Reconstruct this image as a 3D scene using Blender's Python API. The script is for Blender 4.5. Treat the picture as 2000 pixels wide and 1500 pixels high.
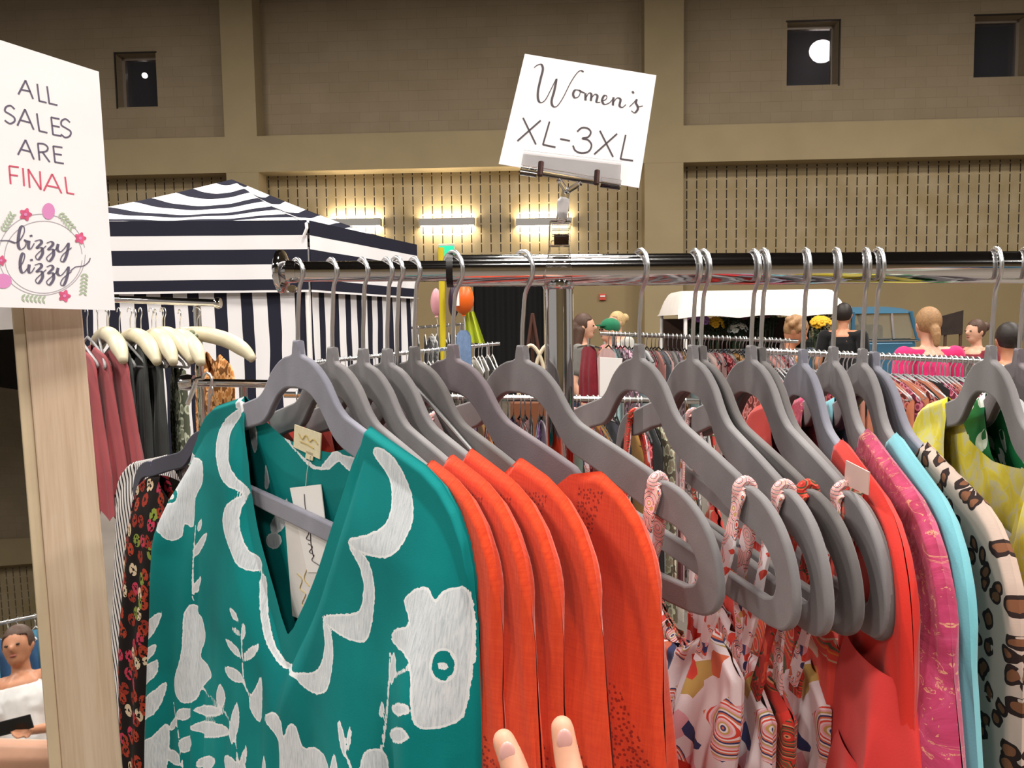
import bpy, bmesh, math, random
import numpy as np
from mathutils import Vector, Matrix, Euler

random.seed(7)
np.random.seed(7)
scene = bpy.context.scene
for o in list(bpy.data.objects):
    bpy.data.objects.remove(o, do_unlink=True)
COL = scene.collection

# ------------------------------------------------------------------ camera
PITCH, ROLL, FPX = math.radians(4.4), 0.0145, 1500.0
CAM = Vector((0, 0, 1.5))
_R0, _U0 = Vector((1, 0, 0)), Vector((0, math.sin(PITCH), math.cos(PITCH)))
FWD = Vector((0, math.cos(PITCH), -math.sin(PITCH)))
RIGHT = math.cos(ROLL) * _R0 - math.sin(ROLL) * _U0
UP = math.sin(ROLL) * _R0 + math.cos(ROLL) * _U0
cam_data = bpy.data.cameras.new('camera')
cam_data.sensor_width = 36.0
cam_data.lens = 36.0 * FPX / 2000.0
cam_data.clip_start = 0.02
cam = bpy.data.objects.new('camera', cam_data)
COL.objects.link(cam)
_m = Matrix((RIGHT, UP, -FWD)).transposed().to_4x4()
_m.translation = CAM
cam.matrix_world = _m
scene.camera = cam

# ------------------------------------------------------------------ light and exposure
world = bpy.data.worlds.new('hall_ambient')
scene.world = world
world.use_nodes = True
world.node_tree.nodes['Background'].inputs[0].default_value = (1.0, 0.94, 0.88, 1)
world.node_tree.nodes['Background'].inputs[1].default_value = 0.42
scene.view_settings.view_transform = 'Standard'
scene.view_settings.look = 'None'
scene.view_settings.gamma = 1.0
scene.view_settings.use_curve_mapping = False
scene.view_settings.exposure = 0.0
LAMPS = [(x, y) for y in (-7.0, -1.2, 3.2, 8.0) for x in (-7.0, 0.6, 8.0)]
for (x, y) in LAMPS:
    ld = bpy.data.lights.new('high_bay_light', 'AREA')
    ld.shape = 'DISK'
    ld.size = 1.3
    ld.energy = 430.0 if x < 5 else 540.0
    ld.color = (1.0, 0.95, 0.87)
    lo = bpy.data.objects.new('high_bay_light', ld)
    lo.location = (x, y, 8.2)
    COL.objects.link(lo)

# ------------------------------------------------------------------ pixel helpers
def ray(px, py):
    return FWD + RIGHT * ((px - 1000) / FPX) + UP * ((750 - py) / FPX)

def at(px, py, Y):
    r = ray(px, py)
    return CAM + r * (Y / r.y)

def hit(px, py, p0, n):
    r = ray(px, py)
    return CAM + r * ((p0 - CAM).dot(n) / r.dot(n))

# ------------------------------------------------------------------ object helpers
def link(name, data, parent=None):
    o = bpy.data.objects.new(name, data)
    COL.objects.link(o)
    if parent is not None:
        o.parent = parent
    return o

def tag(o, label=None, cat=None, group=None, kind=None):
    if label: o['label'] = label
    if cat: o['category'] = cat
    if group: o['group'] = group
    if kind: o['kind'] = kind
    return o

def thing(name, label, cat, loc=(0, 0, 0), rot=(0, 0, 0), group=None):
    o = link(name, None)
    o.empty_display_size = 0.05
    o.location = loc
    o.rotation_euler = rot
    return tag(o, label, cat, group)

def copy_tree(o, parent=None):
    c = o.copy()
    COL.objects.link(c)
    c.parent = parent
    for ch in [x for x in bpy.data.objects if x.parent == o]:
        copy_tree(ch, c)
    return c

def crom(pts, n=6, closed=False):
    P = [np.array(p, float) for p in pts]
    out = []
    m = len(P)
    rng = range(m) if closed else range(m - 1)
    for i in rng:
        if closed:
            p0, p1, p2, p3 = P[i - 1], P[i], P[(i + 1) % m], P[(i + 2) % m]
        else:
            p0 = P[i - 1] if i > 0 else 2 * P[0] - P[1]
            p1, p2 = P[i], P[i + 1]
            p3 = P[i + 2] if i + 2 < m else 2 * P[-1] - P[-2]
        for k in range(n):
            t = k / n
            out.append(0.5 * ((2 * p1) + (-p0 + p2) * t + (2 * p0 - 5 * p1 + 4 * p2 - p3) * t * t + (-p0 + 3 * p1 - 3 * p2 + p3) * t ** 3))
    if not closed:
        out.append(P[-1])
    return out

class MB:
    def __init__(self):
        self.v, self.f = [], []
    def add(self, v, f):
        b = len(self.v)
        self.v += [tuple(p) for p in v]
        self.f += [tuple(i + b for i in q) for q in f]
        return self
    def box(self, c, s, rot=None):
        v = []
        for z in (-.5, .5):
            for (x, y) in ((-.5, -.5), (.5, -.5), (.5, .5), (-.5, .5)):
                p = Vector((x * s[0], y * s[1], z * s[2]))
                if rot is not None: p = rot @ p
                v.append(p + Vector(c))
        return self.add(v, [(3, 2, 1, 0), (4, 5, 6, 7), (0, 1, 5, 4), (1, 2, 6, 5), (2, 3, 7, 6), (3, 0, 4, 7)])
    def quadbox(self, a, b, c, d, th):
        """a thin slab from four corners (counter clockwise seen from the front), thickness behind"""
        a, b, c, d = [Vector(p) for p in (a, b, c, d)]
        n = (b - a).cross(d - a).normalized() * th
        v = [a, b, c, d, a - n, b - n, c - n, d - n]
        return self.add(v, [(0, 1, 2, 3), (7, 6, 5, 4), (0, 4, 5, 1), (1, 5, 6, 2), (2, 6, 7, 3), (3, 7, 4, 0)])
    def tube(self, pts, r, seg=8, closed=False, cap=True):
        P = [Vector(p) for p in pts]
        n = len(P)
        rs = r if hasattr(r, '__len__') else [r] * n
        v, f = [], []
        nrm = None
        for i in range(n):
            if closed: t = P[(i + 1) % n] - P[i - 1]
            else: t = P[min(i + 1, n - 1)] - P[max(i - 1, 0)]
            t = t.normalized() if t.length > 1e-9 else Vector((0, 0, 1))
            if nrm is None:
                nrm = t.orthogonal().normalized()
            nrm = (nrm - t * nrm.dot(t))
            nrm = nrm.normalized() if nrm.length > 1e-6 else t.orthogonal().normalized()
            bn = t.cross(nrm)
            for k in range(seg):
                a = 2 * math.pi * k / seg
                v.append(P[i] + (nrm * math.cos(a) + bn * math.sin(a)) * rs[i])
        m = n if closed else n - 1
        for i in range(m):
            j = (i + 1) % n
            for k in range(seg):
                l = (k + 1) % seg
                f.append((i * seg + k, i * seg + l, j * seg + l, j * seg + k))
        if cap and not closed:
            f.append(tuple(reversed(range(seg))))
            f.append(tuple((n - 1) * seg + k for k in range(seg)))
        return self.add(v, f)
    def sphere(self, c, r, seg=12, rings=8, rot=None):
        if not hasattr(r, '__len__'): r = (r, r, r)
        c = Vector(c)
        v, f = [], []
        for i in range(1, rings):
            th = math.pi * i / rings
            for k in range(seg):
                a = 2 * math.pi * k / seg
                p = Vector((r[0] * math.sin(th) * math.cos(a), r[1] * math.sin(th) * math.sin(a), r[2] * math.cos(th)))
                v.append(c + (rot @ p if rot is not None else p))
        top, bot = Vector((0, 0, r[2])), Vector((0, 0, -r[2]))
        if rot is not None: top, bot = rot @ top, rot @ bot
        v += [c + top, c + bot]
        T, B = len(v) - 2, len(v) - 1
        for i in range(rings - 2):
            for k in range(seg):
                l = (k + 1) % seg
                f.append((i * seg + k, (i + 1) * seg + k, (i + 1) * seg + l, i * seg + l))
        for k in range(seg):
            l = (k + 1) % seg
            f.append((T, k, l))
            f.append((B, (rings - 2) * seg + l, (rings - 2) * seg + k))
        return self.add(v, f)
    def capsule(self, a, b, ra, rb, seg=10):
        a, b = Vector(a), Vector(b)
        self.tube([a, a.lerp(b, .33), a.lerp(b, .66), b], [ra, ra + (rb - ra) * .33, ra + (rb - ra) * .66, rb], seg)
        self.sphere(a, ra, seg, 6)
        return self.sphere(b, rb, seg, 6)
    def lathe(self, prof, c=(0, 0, 0), seg=16, axis='Z'):
        c = Vector(c)
        v, f = [], []
        n = len(prof)
        for (r, z) in prof:
            for k in range(seg):
                a = 2 * math.pi * k / seg
                p = Vector((r * math.cos(a), r * math.sin(a), z))
                if axis == 'X': p = Vector((p.z, p.x, p.y))
                if axis == 'Y': p = Vector((p.x, p.z, p.y))
                v.append(c + p)
        for i in range(n - 1):
            for k in range(seg):
                l = (k + 1) % seg
                f.append((i * seg + k, i * seg + l, (i + 1) * seg + l, (i + 1) * seg + k))
        return self.add(v, f)
    def grid(self, P):
        """P: array (n, m, 3)"""
        n, m = P.shape[:2]
        f = [(i * m + j, i * m + j + 1, (i + 1) * m + j + 1, (i + 1) * m + j) for i in range(n - 1) for j in range(m - 1)]
        return self.add(P.reshape(-1, 3), f)
    def mesh(self, name, smooth=True):
        me = bpy.data.meshes.new(name)
        me.from_pydata(self.v, [], self.f)
        bm = bmesh.new()
        bm.from_mesh(me)
        bmesh.ops.recalc_face_normals(bm, faces=bm.faces)
        bm.to_mesh(me)
        bm.free()
        if smooth:
            me.polygons.foreach_set('use_smooth', [True] * len(me.polygons))
        return me
    def build(self, name, mat, parent=None, smooth=True, bevel=0.0):
        me = self.mesh(name, smooth)
        me.materials.append(mat)
        o = link(name, me, parent)
        if bevel:
            md = o.modifiers.new('bevel', 'BEVEL')
            md.width = bevel
            md.segments = 2
            md.limit_method = 'ANGLE'
        if smooth:
            try: me.set_sharp_from_angle(angle=math.radians(42))
            except Exception: pass
        return o

# ------------------------------------------------------------------ material helpers
def srgb(h):
    h = h.lstrip('#')
    c = [int(h[i:i + 2], 16) / 255 for i in (0, 2, 4)]
    return tuple((x / 12.92 if x <= .04045 else ((x + .055) / 1.055) ** 2.4) for x in c) + (1,)

class NT:
    def __init__(self, name):
        self.m = bpy.data.materials.new(name)
        self.m.use_nodes = True
        self.t = self.m.node_tree
        self.b = self.t.nodes['Principled BSDF']
        self.out = self.t.nodes['Material Output']
    def n(self, typ, **kw):
        x = self.t.nodes.new(typ)
        for k, v in kw.items():
            if hasattr(x, k) and k not in ('inputs',): setattr(x, k, v)
        return x
    def set(self, node, key, val):
        if hasattr(val, 'is_output'):
            self.t.links.new(val, node.inputs[key])
        else:
            node.inputs[key].default_value = val
    def coord(self, kind='Object', scale=None, rot=None):
        if kind == 'UV':
            c = self.n('ShaderNodeUVMap').outputs[0]
        else:
            c = self.n('ShaderNodeTexCoord').outputs[kind]
        if scale is None and rot is None: return c
        mp = self.n('ShaderNodeMapping')
        self.set(mp, 'Vector', c)
        if scale is not None: mp.inputs['Scale'].default_value = scale
        if rot is not None: mp.inputs['Rotation'].default_value = rot
        return mp.outputs[0]
    def noise(self, vec, scale, detail=2.0, rough=.5, dist=0.0):
        x = self.n('ShaderNodeTexNoise')
        self.set(x, 'Vector', vec); x.inputs['Scale'].default_value = scale
        x.inputs['Detail'].default_value = detail; x.inputs['Roughness'].default_value = rough
        x.inputs['Distortion'].default_value = dist
        return x.outputs['Fac']
    def voro(self, vec, scale, feature='F1', out='Distance', rnd=1.0, dims='2D'):
        x = self.n('ShaderNodeTexVoronoi')
        x.voronoi_dimensions = dims
        x.feature = feature
        self.set(x, 'Vector', vec); x.inputs['Scale'].default_value = scale
        x.inputs['Randomness'].default_value = rnd
        return x.outputs[out]
    def math(self, op, a, b=None, c=None, clamp=False):
        x = self.n('ShaderNodeMath'); x.operation = op; x.use_clamp = clamp
        self.set(x, 0, a)
        if b is not None: self.set(x, 1, b)
        if c is not None: self.set(x, 2, c)
        return x.outputs[0]
    def ramp(self, fac, stops, interp='LINEAR'):
        x = self.n('ShaderNodeValToRGB')
        self.set(x, 'Fac', fac)
        cr = x.color_ramp
        cr.interpolation = interp
        while len(cr.elements) < len(stops): cr.elements.new(.5)
        for e, (p, c) in zip(cr.elements, stops):
            e.position = p
            e.color = c if len(c) == 4 else tuple(c) + (1,)
        return x.outputs[0]
    def mix(self, fac, a, b):
        x = self.n('ShaderNodeMix'); x.data_type = 'RGBA'
        self.set(x, 0, fac); self.set(x, 6, a); self.set(x, 7, b)
        return x.outputs[2]
    def sep(self, vec):
        x = self.n('ShaderNodeSeparateXYZ'); self.set(x, 0, vec)
        return x.outputs
    def attr(self, name):
        x = self.n('ShaderNodeAttribute'); x.attribute_name = name
        return x.outputs['Fac']
    def bump(self, h, strength=.3, dist=.001):
        x = self.n('ShaderNodeBump')
        self.set(x, 'Height', h); x.inputs['Strength'].default_value = strength; x.inputs['Distance'].default_value = dist
        self.t.links.new(x.outputs[0], self.b.inputs['Normal'])
    def fin(self, color=None, rough=.6, metal=0.0, spec=.5, trans=0.0, sheen=0.0, emit=None, estr=0.0, ior=1.45, alpha=None, sss=0.0):
        b = self.b
        if color is not None: self.set(b, 'Base Color', color)
        self.set(b, 'Roughness', rough)
        b.inputs['Metallic'].default_value = metal
        b.inputs['Specular IOR Level'].default_value = spec
        b.inputs['Transmission Weight'].default_value = trans
        b.inputs['Sheen Weight'].default_value = sheen
        b.inputs['IOR'].default_value = ior
        if alpha is not None: b.inputs['Alpha'].default_value = alpha
        if sss:
            b.inputs['Subsurface Weight'].default_value = sss
            b.inputs['Subsurface Radius'].default_value = (.01, .004, .002)
        if emit is not None:
            self.set(b, 'Emission Color', emit); b.inputs['Emission Strength'].default_value = estr
        return self.m

def plain(name, hexc, rough=.6, metal=0.0, grain=0.0, gscale=60, bump=0.0, **kw):
    t = NT(name)
    c = srgb(hexc)
    if grain or bump:
        nz = t.noise(t.coord('Object'), gscale, 3)
        if grain:
            lo = tuple(x * (1 - grain) for x in c[:3]) + (1,)
            hi = tuple(min(1, x * (1 + grain)) for x in c[:3]) + (1,)
            col = t.ramp(nz, [(.3, lo), (.7, hi)])
        else: col = c
        if bump: t.bump(nz, bump, .002)
        return t.fin(col, rough, metal, **kw)
    return t.fin(c, rough, metal, **kw)

def cloth(name, hexc, rough=.85, var=.12, weave=900, sheen=.15, bump=.12):
    t = NT(name)
    c = srgb(hexc)
    uv = t.coord('Object')
    nz = t.noise(uv, 14, 3)
    lo = tuple(x * (1 - var) for x in c[:3]) + (1,)
    hi = tuple(min(1, x * (1 + var)) for x in c[:3]) + (1,)
    col = t.ramp(nz, [(.3, lo), (.7, hi)])
    w = t.noise(uv, weave, 1)
    t.bump(w, bump, .0006)
    return t.fin(col, rough, 0, sheen=sheen, spec=.25)

# ------------------------------------------------------------------ shared materials
M = {}
M['chrome'] = plain('chrome', '#d8d6d6', .07, 1.0)
M['chrome_dull'] = plain('worn_chrome', '#c9c7c6', .2, 1.0)
M['hook'] = plain('hook_steel', '#e2e2e4', .28, 1.0)
M['white'] = plain('white_paint', '#eeeae8', .5)
M['paper'] = plain('paper_card', '#f0ebee', .55, grain=.02, gscale=20)
M['ink'] = plain('ink', '#4a4148', .7)
M['ink_blue'] = plain('ink_slate', '#615b70', .7)
M['ink_red'] = plain('ink_rose', '#d0566f', .7)
M['pink_print'] = plain('print_pink', '#d98ac0', .7)
M['rose_print'] = plain('print_rose', '#d0587f', .7, grain=.25, gscale=150)
M['leaf_print'] = plain('print_leaf', '#a9b89e', .7)
M['ring_print'] = plain('print_ring', '#a9a3ad', .7)
M['black'] = plain('black_cloth', '#0c0b0d', .9)
M['dark'] = plain('dark_void', '#121014', .8)
t = NT('clear_plastic')
M['clear'] = t.fin((1, 1, 1, 1), .03, 0, trans=1.0, ior=1.3)

def velvet(name, hexc):
    t = NT(name)
    c = srgb(hexc)
    o = t.coord('Object')
    nz = t.noise(o, 35, 4)
    col = t.ramp(nz, [(.25, tuple(x * .82 for x in c[:3])), (.75, tuple(x * 1.12 for x in c[:3]))])
    t.bump(t.noise(o, 1500, 2), .25, .0004)
    return t.fin(col, .8, 0, sheen=.25, spec=.3)
M['velvet'] = velvet('grey_velvet', '#747072')
M['velvet_mauve'] = velvet('mauve_grey_velvet', '#6b6066')
M['velvet_blue'] = velvet('blue_grey_velvet', '#767582')
M['velvet_dark'] = velvet('dark_grey_velvet', '#5c5757')

# painted concrete block: faint coursing
t = NT('painted_block')
o = t.coord('Object')
s = t.sep(o)
cmb = t.n('ShaderNodeCombineXYZ'); t.set(cmb, 0, s[0]); t.set(cmb, 1, s[2])
br = t.n('ShaderNodeTexBrick')
t.set(br, 'Vector', cmb.outputs[0])
br.inputs['Scale'].default_value = 1.0
br.inputs['Brick Width'].default_value = .406; br.inputs['Row Height'].default_value = .203
br.inputs['Mortar Size'].default_value = .006; br.inputs['Mortar Smooth'].default_value = .6
br.inputs['Color1'].default_value = srgb('#97866f'); br.inputs['Color2'].default_value = srgb('#918068'); br.inputs['Mortar'].default_value = srgb('#857560')
nz = t.noise(o, 1.2, 4)
col = t.mix(.35, br.outputs[0], t.ramp(nz, [(.3, srgb('#87785f')), (.7, srgb('#a08f77'))]))
t.bump(br.outputs['Fac'], .25, -.01)
M['block'] = t.fin(col, .75, spec=.3)

M['beam'] = plain('painted_plaster', '#9c8b6b', .7, grain=.05, gscale=1.5, spec=.3)
M['base_wall'] = plain('tan_wall', '#8f7d5d', .75, grain=.05, gscale=1.0, spec=.3)

# slotted acoustic block
t = NT('slotted_block')
o = t.coord('Object')
s = t.sep(o)
fx = t.math('FRACT', t.math('DIVIDE', s[0], .2))
row = t.math('FLOOR', t.math('DIVIDE', s[2], .2))
fz = t.math('FRACT', t.math('DIVIDE', s[2], .2))
inx = t.math('LESS_THAN', fx, .11)
inz = t.math('LESS_THAN', fz, .84)
slot = t.math('MULTIPLY', inx, inz)
nz = t.noise(o, 2.0, 5)
fine = t.noise(o, 60, 2)
base = t.ramp(nz, [(.3, srgb('#94825f')), (.7, srgb('#a8977a'))])
base = t.mix(t.math('MULTIPLY', fine, .25), base, srgb('#7e6e55'))
col = t.mix(slot, base, srgb('#2c221a'))
t.bump(t.math('SUBTRACT', fine, t.math('MULTIPLY', slot, 3.0)), .3, .01)
M['slots'] = t.fin(col, .8, spec=.25)

t = NT('hall_floor')
o = t.coord('Object')
M['floor'] = t.fin(t.ramp(t.noise(o, 2.0, 5), [(.3, srgb('#5d554d')), (.7, srgb('#6e665e'))]), .45)
M['ceiling'] = plain('dark_ceiling', '#26211e', .9, grain=.1, gscale=2)

# ------------------------------------------------------------------ the hall
G = math.radians(2.3)
W0 = Vector((0, 16.0, 0))
WN = Vector((-math.sin(G), -math.cos(G), 0))
WX = Vector((math.cos(G), -math.sin(G), 0))
def wl(px, py, off=0.0):
    p = hit(px, py, W0 + WN * off, WN) - W0
    return p.dot(WX), p.z
def wallobj(mb, name, mat, kind='structure', smooth=False, parent=None):
    ob = mb.build(name, mat, parent, smooth)
    if parent is None:
        ob.location = W0
        ob.rotation_euler = (0, 0, -G)
    if kind: ob['kind'] = kind
    return ob

fl = MB().box((2, 2, -.05), (50, 50, .1)).build('floor', M['floor'], smooth=False); fl['kind'] = 'structure'
ce = MB().box((2, 2, 9.75), (50, 50, .1)).build('ceiling', M['ceiling'], smooth=False); ce['kind'] = 'structure'

zb = wl(900, 327, .45)[1]     # underside of the beam
zt = wl(900, 256, .45)[1]     # top of the beam
zs = wl(900, 540)[1]          # foot of the slotted blocks
PIL = .45
DZ = wl(960, 548)[1]
# window openings in the upper wall (local x, z)
WIN = []
for (x0, y0, x1, y1) in ((228, 104, 306, 209), (1537, 42, 1638, 166), (1903, 30, 2004, 150)):
    a, b = wl(x0, (y0 + y1) / 2)[0], wl(x1, (y0 + y1) / 2)[0]
    c, d = wl((x0 + x1) / 2, y1)[1], wl((x0 + x1) / 2, y0)[1]
    WIN.append((a, b, c, d))
m = MB()
xs = [-20.0] + sorted([v for w in WIN for v in w[:2]]) + [20.0]
zlo, zhi = zt - .1, 9.8
for i in range(len(xs) - 1):
    x0, x1 = xs[i], xs[i + 1]
    w = [w for w in WIN if abs(w[0] - x0) < 1e-6]
    if w:
        w = w[0]
        m.box(((x0 + x1) / 2, .15, (zlo + w[2]) / 2), (x1 - x0, .3, w[2] - zlo))
        m.box(((x0 + x1) / 2, .15, (zhi + w[3]) / 2), (x1 - x0, .3, zhi - w[3]))
    else:
        m.box(((x0 + x1) / 2, .15, (zlo + zhi) / 2), (x1 - x0, .3, zhi - zlo))
wallobj(m, 'wall_far', M['block'])
wallobj(MB().box((0, .15, (zs + zb) / 2 + .05), (40, .3, zb - zs + .3)), 'wall_far_slotted', M['slots'])
dx0, dx1 = wl(925, 620)[0], wl(1062, 620)[0]
m = MB()
m.box(((-20 + dx0) / 2, .15, zs / 2), (dx0 + 20, .3, zs))
m.box(((20 + dx1) / 2, .15, zs / 2), (20 - dx1, .3, zs))
m.box(((dx0 + dx1) / 2, .15, (DZ + zs) / 2), (dx1 - dx0, .3, zs - DZ))
wallobj(m, 'wall_far_base', M['base_wall'])
# piers and the beam that runs between them
wallobj(MB().box((0, -PIL / 2, (zb + zt) / 2), (40, PIL, zt - zb)), 'trim_1', M['beam'])
pw = [(wl(440, 300, PIL)[0], wl(503, 300, PIL)[0]), (wl(1259, 300, PIL)[0], wl(1335, 300, PIL)[0])]
step = pw[1][0] - pw[0][0]
pw += [(pw[0][0] - step, pw[0][1] - step), (pw[1][0] + step, pw[1][1] + step)]
for k, (a, b) in enumerate(pw):
    for (z0, z1) in ((0, zb), (zt, 9.7)):
        wallobj(MB().box(((a + b) / 2, -PIL / 2 + .002, (z0 + z1) / 2), (b - a, PIL - .004, z1 - z0)), 'trim_%d' % (2 + k), M['beam'])

# observation windows: frame, dark glass, an added dark room holding a stand-in for the pane's reflection
t = NT('window_glass')
M['glass'] = t.fin((.25, .24, .27, 1), .04, 0, trans=.85, ior=1.45)
M['frame_metal'] = plain('bronze_frame', '#8d8074', .4, .3)
M['frame_dark'] = plain('dark_frame', '#2a2019', .6)
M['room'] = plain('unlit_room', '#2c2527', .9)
t = NT('reflection_glow')
M['reflection_glow'] = t.fin((1, 1, 1, 1), .5, emit=(1, .93, .8, 1), estr=14)  # added glow, stands in for hall lights reflected in the panes
for k, (a, b, c, d) in enumerate(WIN):
    w = MB()
    w.box(((a + b) / 2, .29, d - .03), (b - a, .1, .06)).box(((a + b) / 2, .29, c + .03), (b - a, .1, .06))
    w.box((a + .03, .29, (c + d) / 2), (.06, .1, d - c)).box((b - .03, .29, (c + d) / 2), (.06, .1, d - c))
    wo = wallobj(w, 'window_%d' % (k + 1), M['frame_metal'])
    MB().box(((a + b) / 2, .3, (c + d) / 2), (b - a - .1, .012, d - c - .1)).build('pane', M['glass'], wo, False)
    r = MB()
    for q in (((a + b) / 2, 1.6, (c + d) / 2, b - a + 1.2, .05, d - c + 1.2),
              (a - .6, .95, (c + d) / 2, .05, 1.3, d - c + 1.2), (b + .6, .95, (c + d) / 2, .05, 1.3, d - c + 1.2),
              ((a + b) / 2, .95, c - .6, b - a + 1.2, 1.3, .05), ((a + b) / 2, .95, d + .6, b - a + 1.2, 1.3, .05)):
        r.box(q[:3], q[3:])
    r.build('room_lining', M['room'], wo, False)
    tr = MB().box((a - .012, -.01, (c + d) / 2), (.025, .03, d - c + .05)).box(((a + b) / 2, -.01, d + .012), (b - a + .05, .03, .025))
    if k: tr = MB().box((b + .012, -.01, (c + d) / 2), (.025, .03, d - c + .05)).box(((a + b) / 2, -.01, d + .012), (b - a + .05, .03, .025))
    tr.build('window_trim', M['frame_dark'], wo, False)
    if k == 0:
        MB().sphere((b - .1 - .55, .8, c + .62 + .27), .06).build('reflection_glow', M['reflection_glow'], wo)
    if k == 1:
        MB().sphere((b + .02, 1.0, c + .98), (.27, .12, .24)).build('reflection_glow', M['reflection_glow'], wo)

# dark doorway: black drape hung in the opening
dr = MB()
xsq = np.linspace(dx0 - .02, dx1 + .02, 60)
P = np.zeros((2, 60, 3))
for j, zz in enumerate((0, DZ + .02)):
    P[j, :, 0] = xsq; P[j, :, 1] = .12 + .03 * np.sin(xsq * 28); P[j, :, 2] = zz
dr.grid(P)
do = wallobj(dr, 'door_1', M['black'], smooth=True)

# wall washers
t = NT('washer_tube')
M['washer'] = t.fin((1, 1, 1, 1), .5, emit=(1.0, .88, .66, 1), estr=110)
M['washer_body'] = plain('washer_housing', '#a3a09d', .5)
for k, (x0, x1, yy, lab) in enumerate(((640, 742, 434, 'leftmost of three wall lights, half hidden by the tent roof'),
                                       (819, 926, 433, 'middle wall light above the green exit sign'),
                                       (1008, 1116, 433, 'wall light behind the sign clip, rightmost of three'))):
    a, b = wl(x0, yy, .2)[0], wl(x1, yy, .2)[0]
    z = wl((x0 + x1) / 2, yy, .2)[1]
    r = thing('wall_light', 'long grey up and down ' + lab, 'wall light', W0 + WX * ((a + b) / 2) + WN * .0 + Vector((0, 0, z)), (0, 0, -G), 'wall lights under the beam')
    L = b - a
    MB().box((0, -.2, 0), (L, .015, .15)).box((-L / 2, -.12, 0), (.015, .2, .15)).box((L / 2, -.12, 0), (.015, .2, .15)).build('housing', M['washer_body'], r, False)
    MB().box((0, -.015, 0), (.3, .03, .1)).box((0, -.11, 0), (.05, .18, .03)).build('bracket', M['washer_body'], r, False)
    MB().tube([(-L / 2 + .02, -.11, .045), (L / 2 - .02, -.11, .045)], .022).build('lamp_tube', M['washer'], r)
    MB().tube([(-L / 2 + .02, -.11, -.045), (L / 2 - .02, -.11, -.045)], .022).build('lamp_tube', M['washer'], r)
# exit sign
t = NT('exit_glow')
M['exit'] = t.fin(srgb('#18c48b'), .5, emit=srgb('#12d490'), estr=1.0)
x, z = wl(872, 489, .1)
r = thing('exit_sign', 'small glowing green exit sign under the middle wall light', 'sign', W0 + WX * x + Vector((0, 0, z)), (0, 0, -G))
MB().box((0, -.05, 0), (.34, .06, .27)).build('sign_box', M['washer_body'], r, False, .01)
MB().box((0, -.083, -.015), (.31, .01, .21)).build('sign_face', M['exit'], r, False)
# fire alarm
M['alarm'] = plain('alarm_red', '#c2493a', .4)
x, z = wl(1177, 580, .05)
r = thing('fire_alarm', 'small red fire alarm box on the tan wall', 'alarm', W0 + WX * x + Vector((0, 0, z)), (0, 0, -G))
MB().box((0, -.03, 0), (.14, .06, .13)).build('case', M['alarm'], r, False, .01)
MB().box((0, -.065, .015), (.1, .012, .03)).build('strobe', M['white'], r, False)

# ------------------------------------------------------------------ the chrome rail in front
RY = .60
def rail_pt(px):
    return at(px, 531 - (px - 545) * (9.5 / 1455), RY)
rack = thing('clothes_rack', 'chrome clothes rack with telescoping rail in front', 'clothes rack', (0, 0, 0))
A, B = rail_pt(876), rail_pt(2450)
MB().tube([A, A.lerp(B, .3), A.lerp(B, .6), B], .0123, 32).build('rail', M['chrome'], rack)
MB().tube([A - (B - A).normalized() * .001, A + (B - A).normalized() * .004], .0129, 32).build('rail_collar', plain('collar_black', '#1a1617', .4), rack)
Ai = rail_pt(556)
MB().tube([Ai, Ai.lerp(A, .5), A + (B - A) * .05], .0079, 24).build('extension_rail', M['chrome'], rack)
e = rail_pt(550)
d = (B - A).normalized()
MB().lathe([(0, -.004), (.0125, -.0038), (.0165, -.002), (.017, 0), (.0165, .002), (.013, .0035), (.009, .005), (.0085, .012), (0, .012)], e, 28, 'X').build('end_disc', M['chrome'], rack)
MB().lathe([(0, -.004), (.0028, -.004), (.0032, 0), (.0028, .004), (0, .004)], e + Vector((.009, -.004, -.0135)), 12, 'Y').build('set_screw', M['chrome'], rack)
pp = rail_pt(1091)
MB().tube([(pp.x, pp.y + .002, 0.08), (pp.x, pp.y + .002, .8), (pp.x, pp.y + .002, pp.z - .008)], .0112, 28).build('post', M['chrome'], rack)
MB().sphere((pp.x, pp.y + .002, pp.z - .011), (.0128, .0128, .009), 20, 10).build('post_dome', M['chrome'], rack)
MB().tube([(pp.x, pp.y - .3, .08), (pp.x, pp.y + .3, .08)], .0125, 16).tube([(pp.x - .02, pp.y, .08), (B.x, pp.y, .08)], .0125, 16).build('base_frame', M['chrome'], rack)
MB().tube([(B.x, pp.y + .002, 0.08), (B.x, pp.y + .002, B.z - .008)], .0112, 20).build('post', M['chrome'], rack)
for yy in (-.29, .29):
    MB().lathe([(0, -.012), (.028, -.012), (.03, 0), (.028, .012), (0, .012)], (pp.x, pp.y + yy, .03), 16, 'X').tube([(pp.x, pp.y + yy, .03), (pp.x, pp.y + yy, .08)], .006).build('caster', M['dark'], rack)

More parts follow.
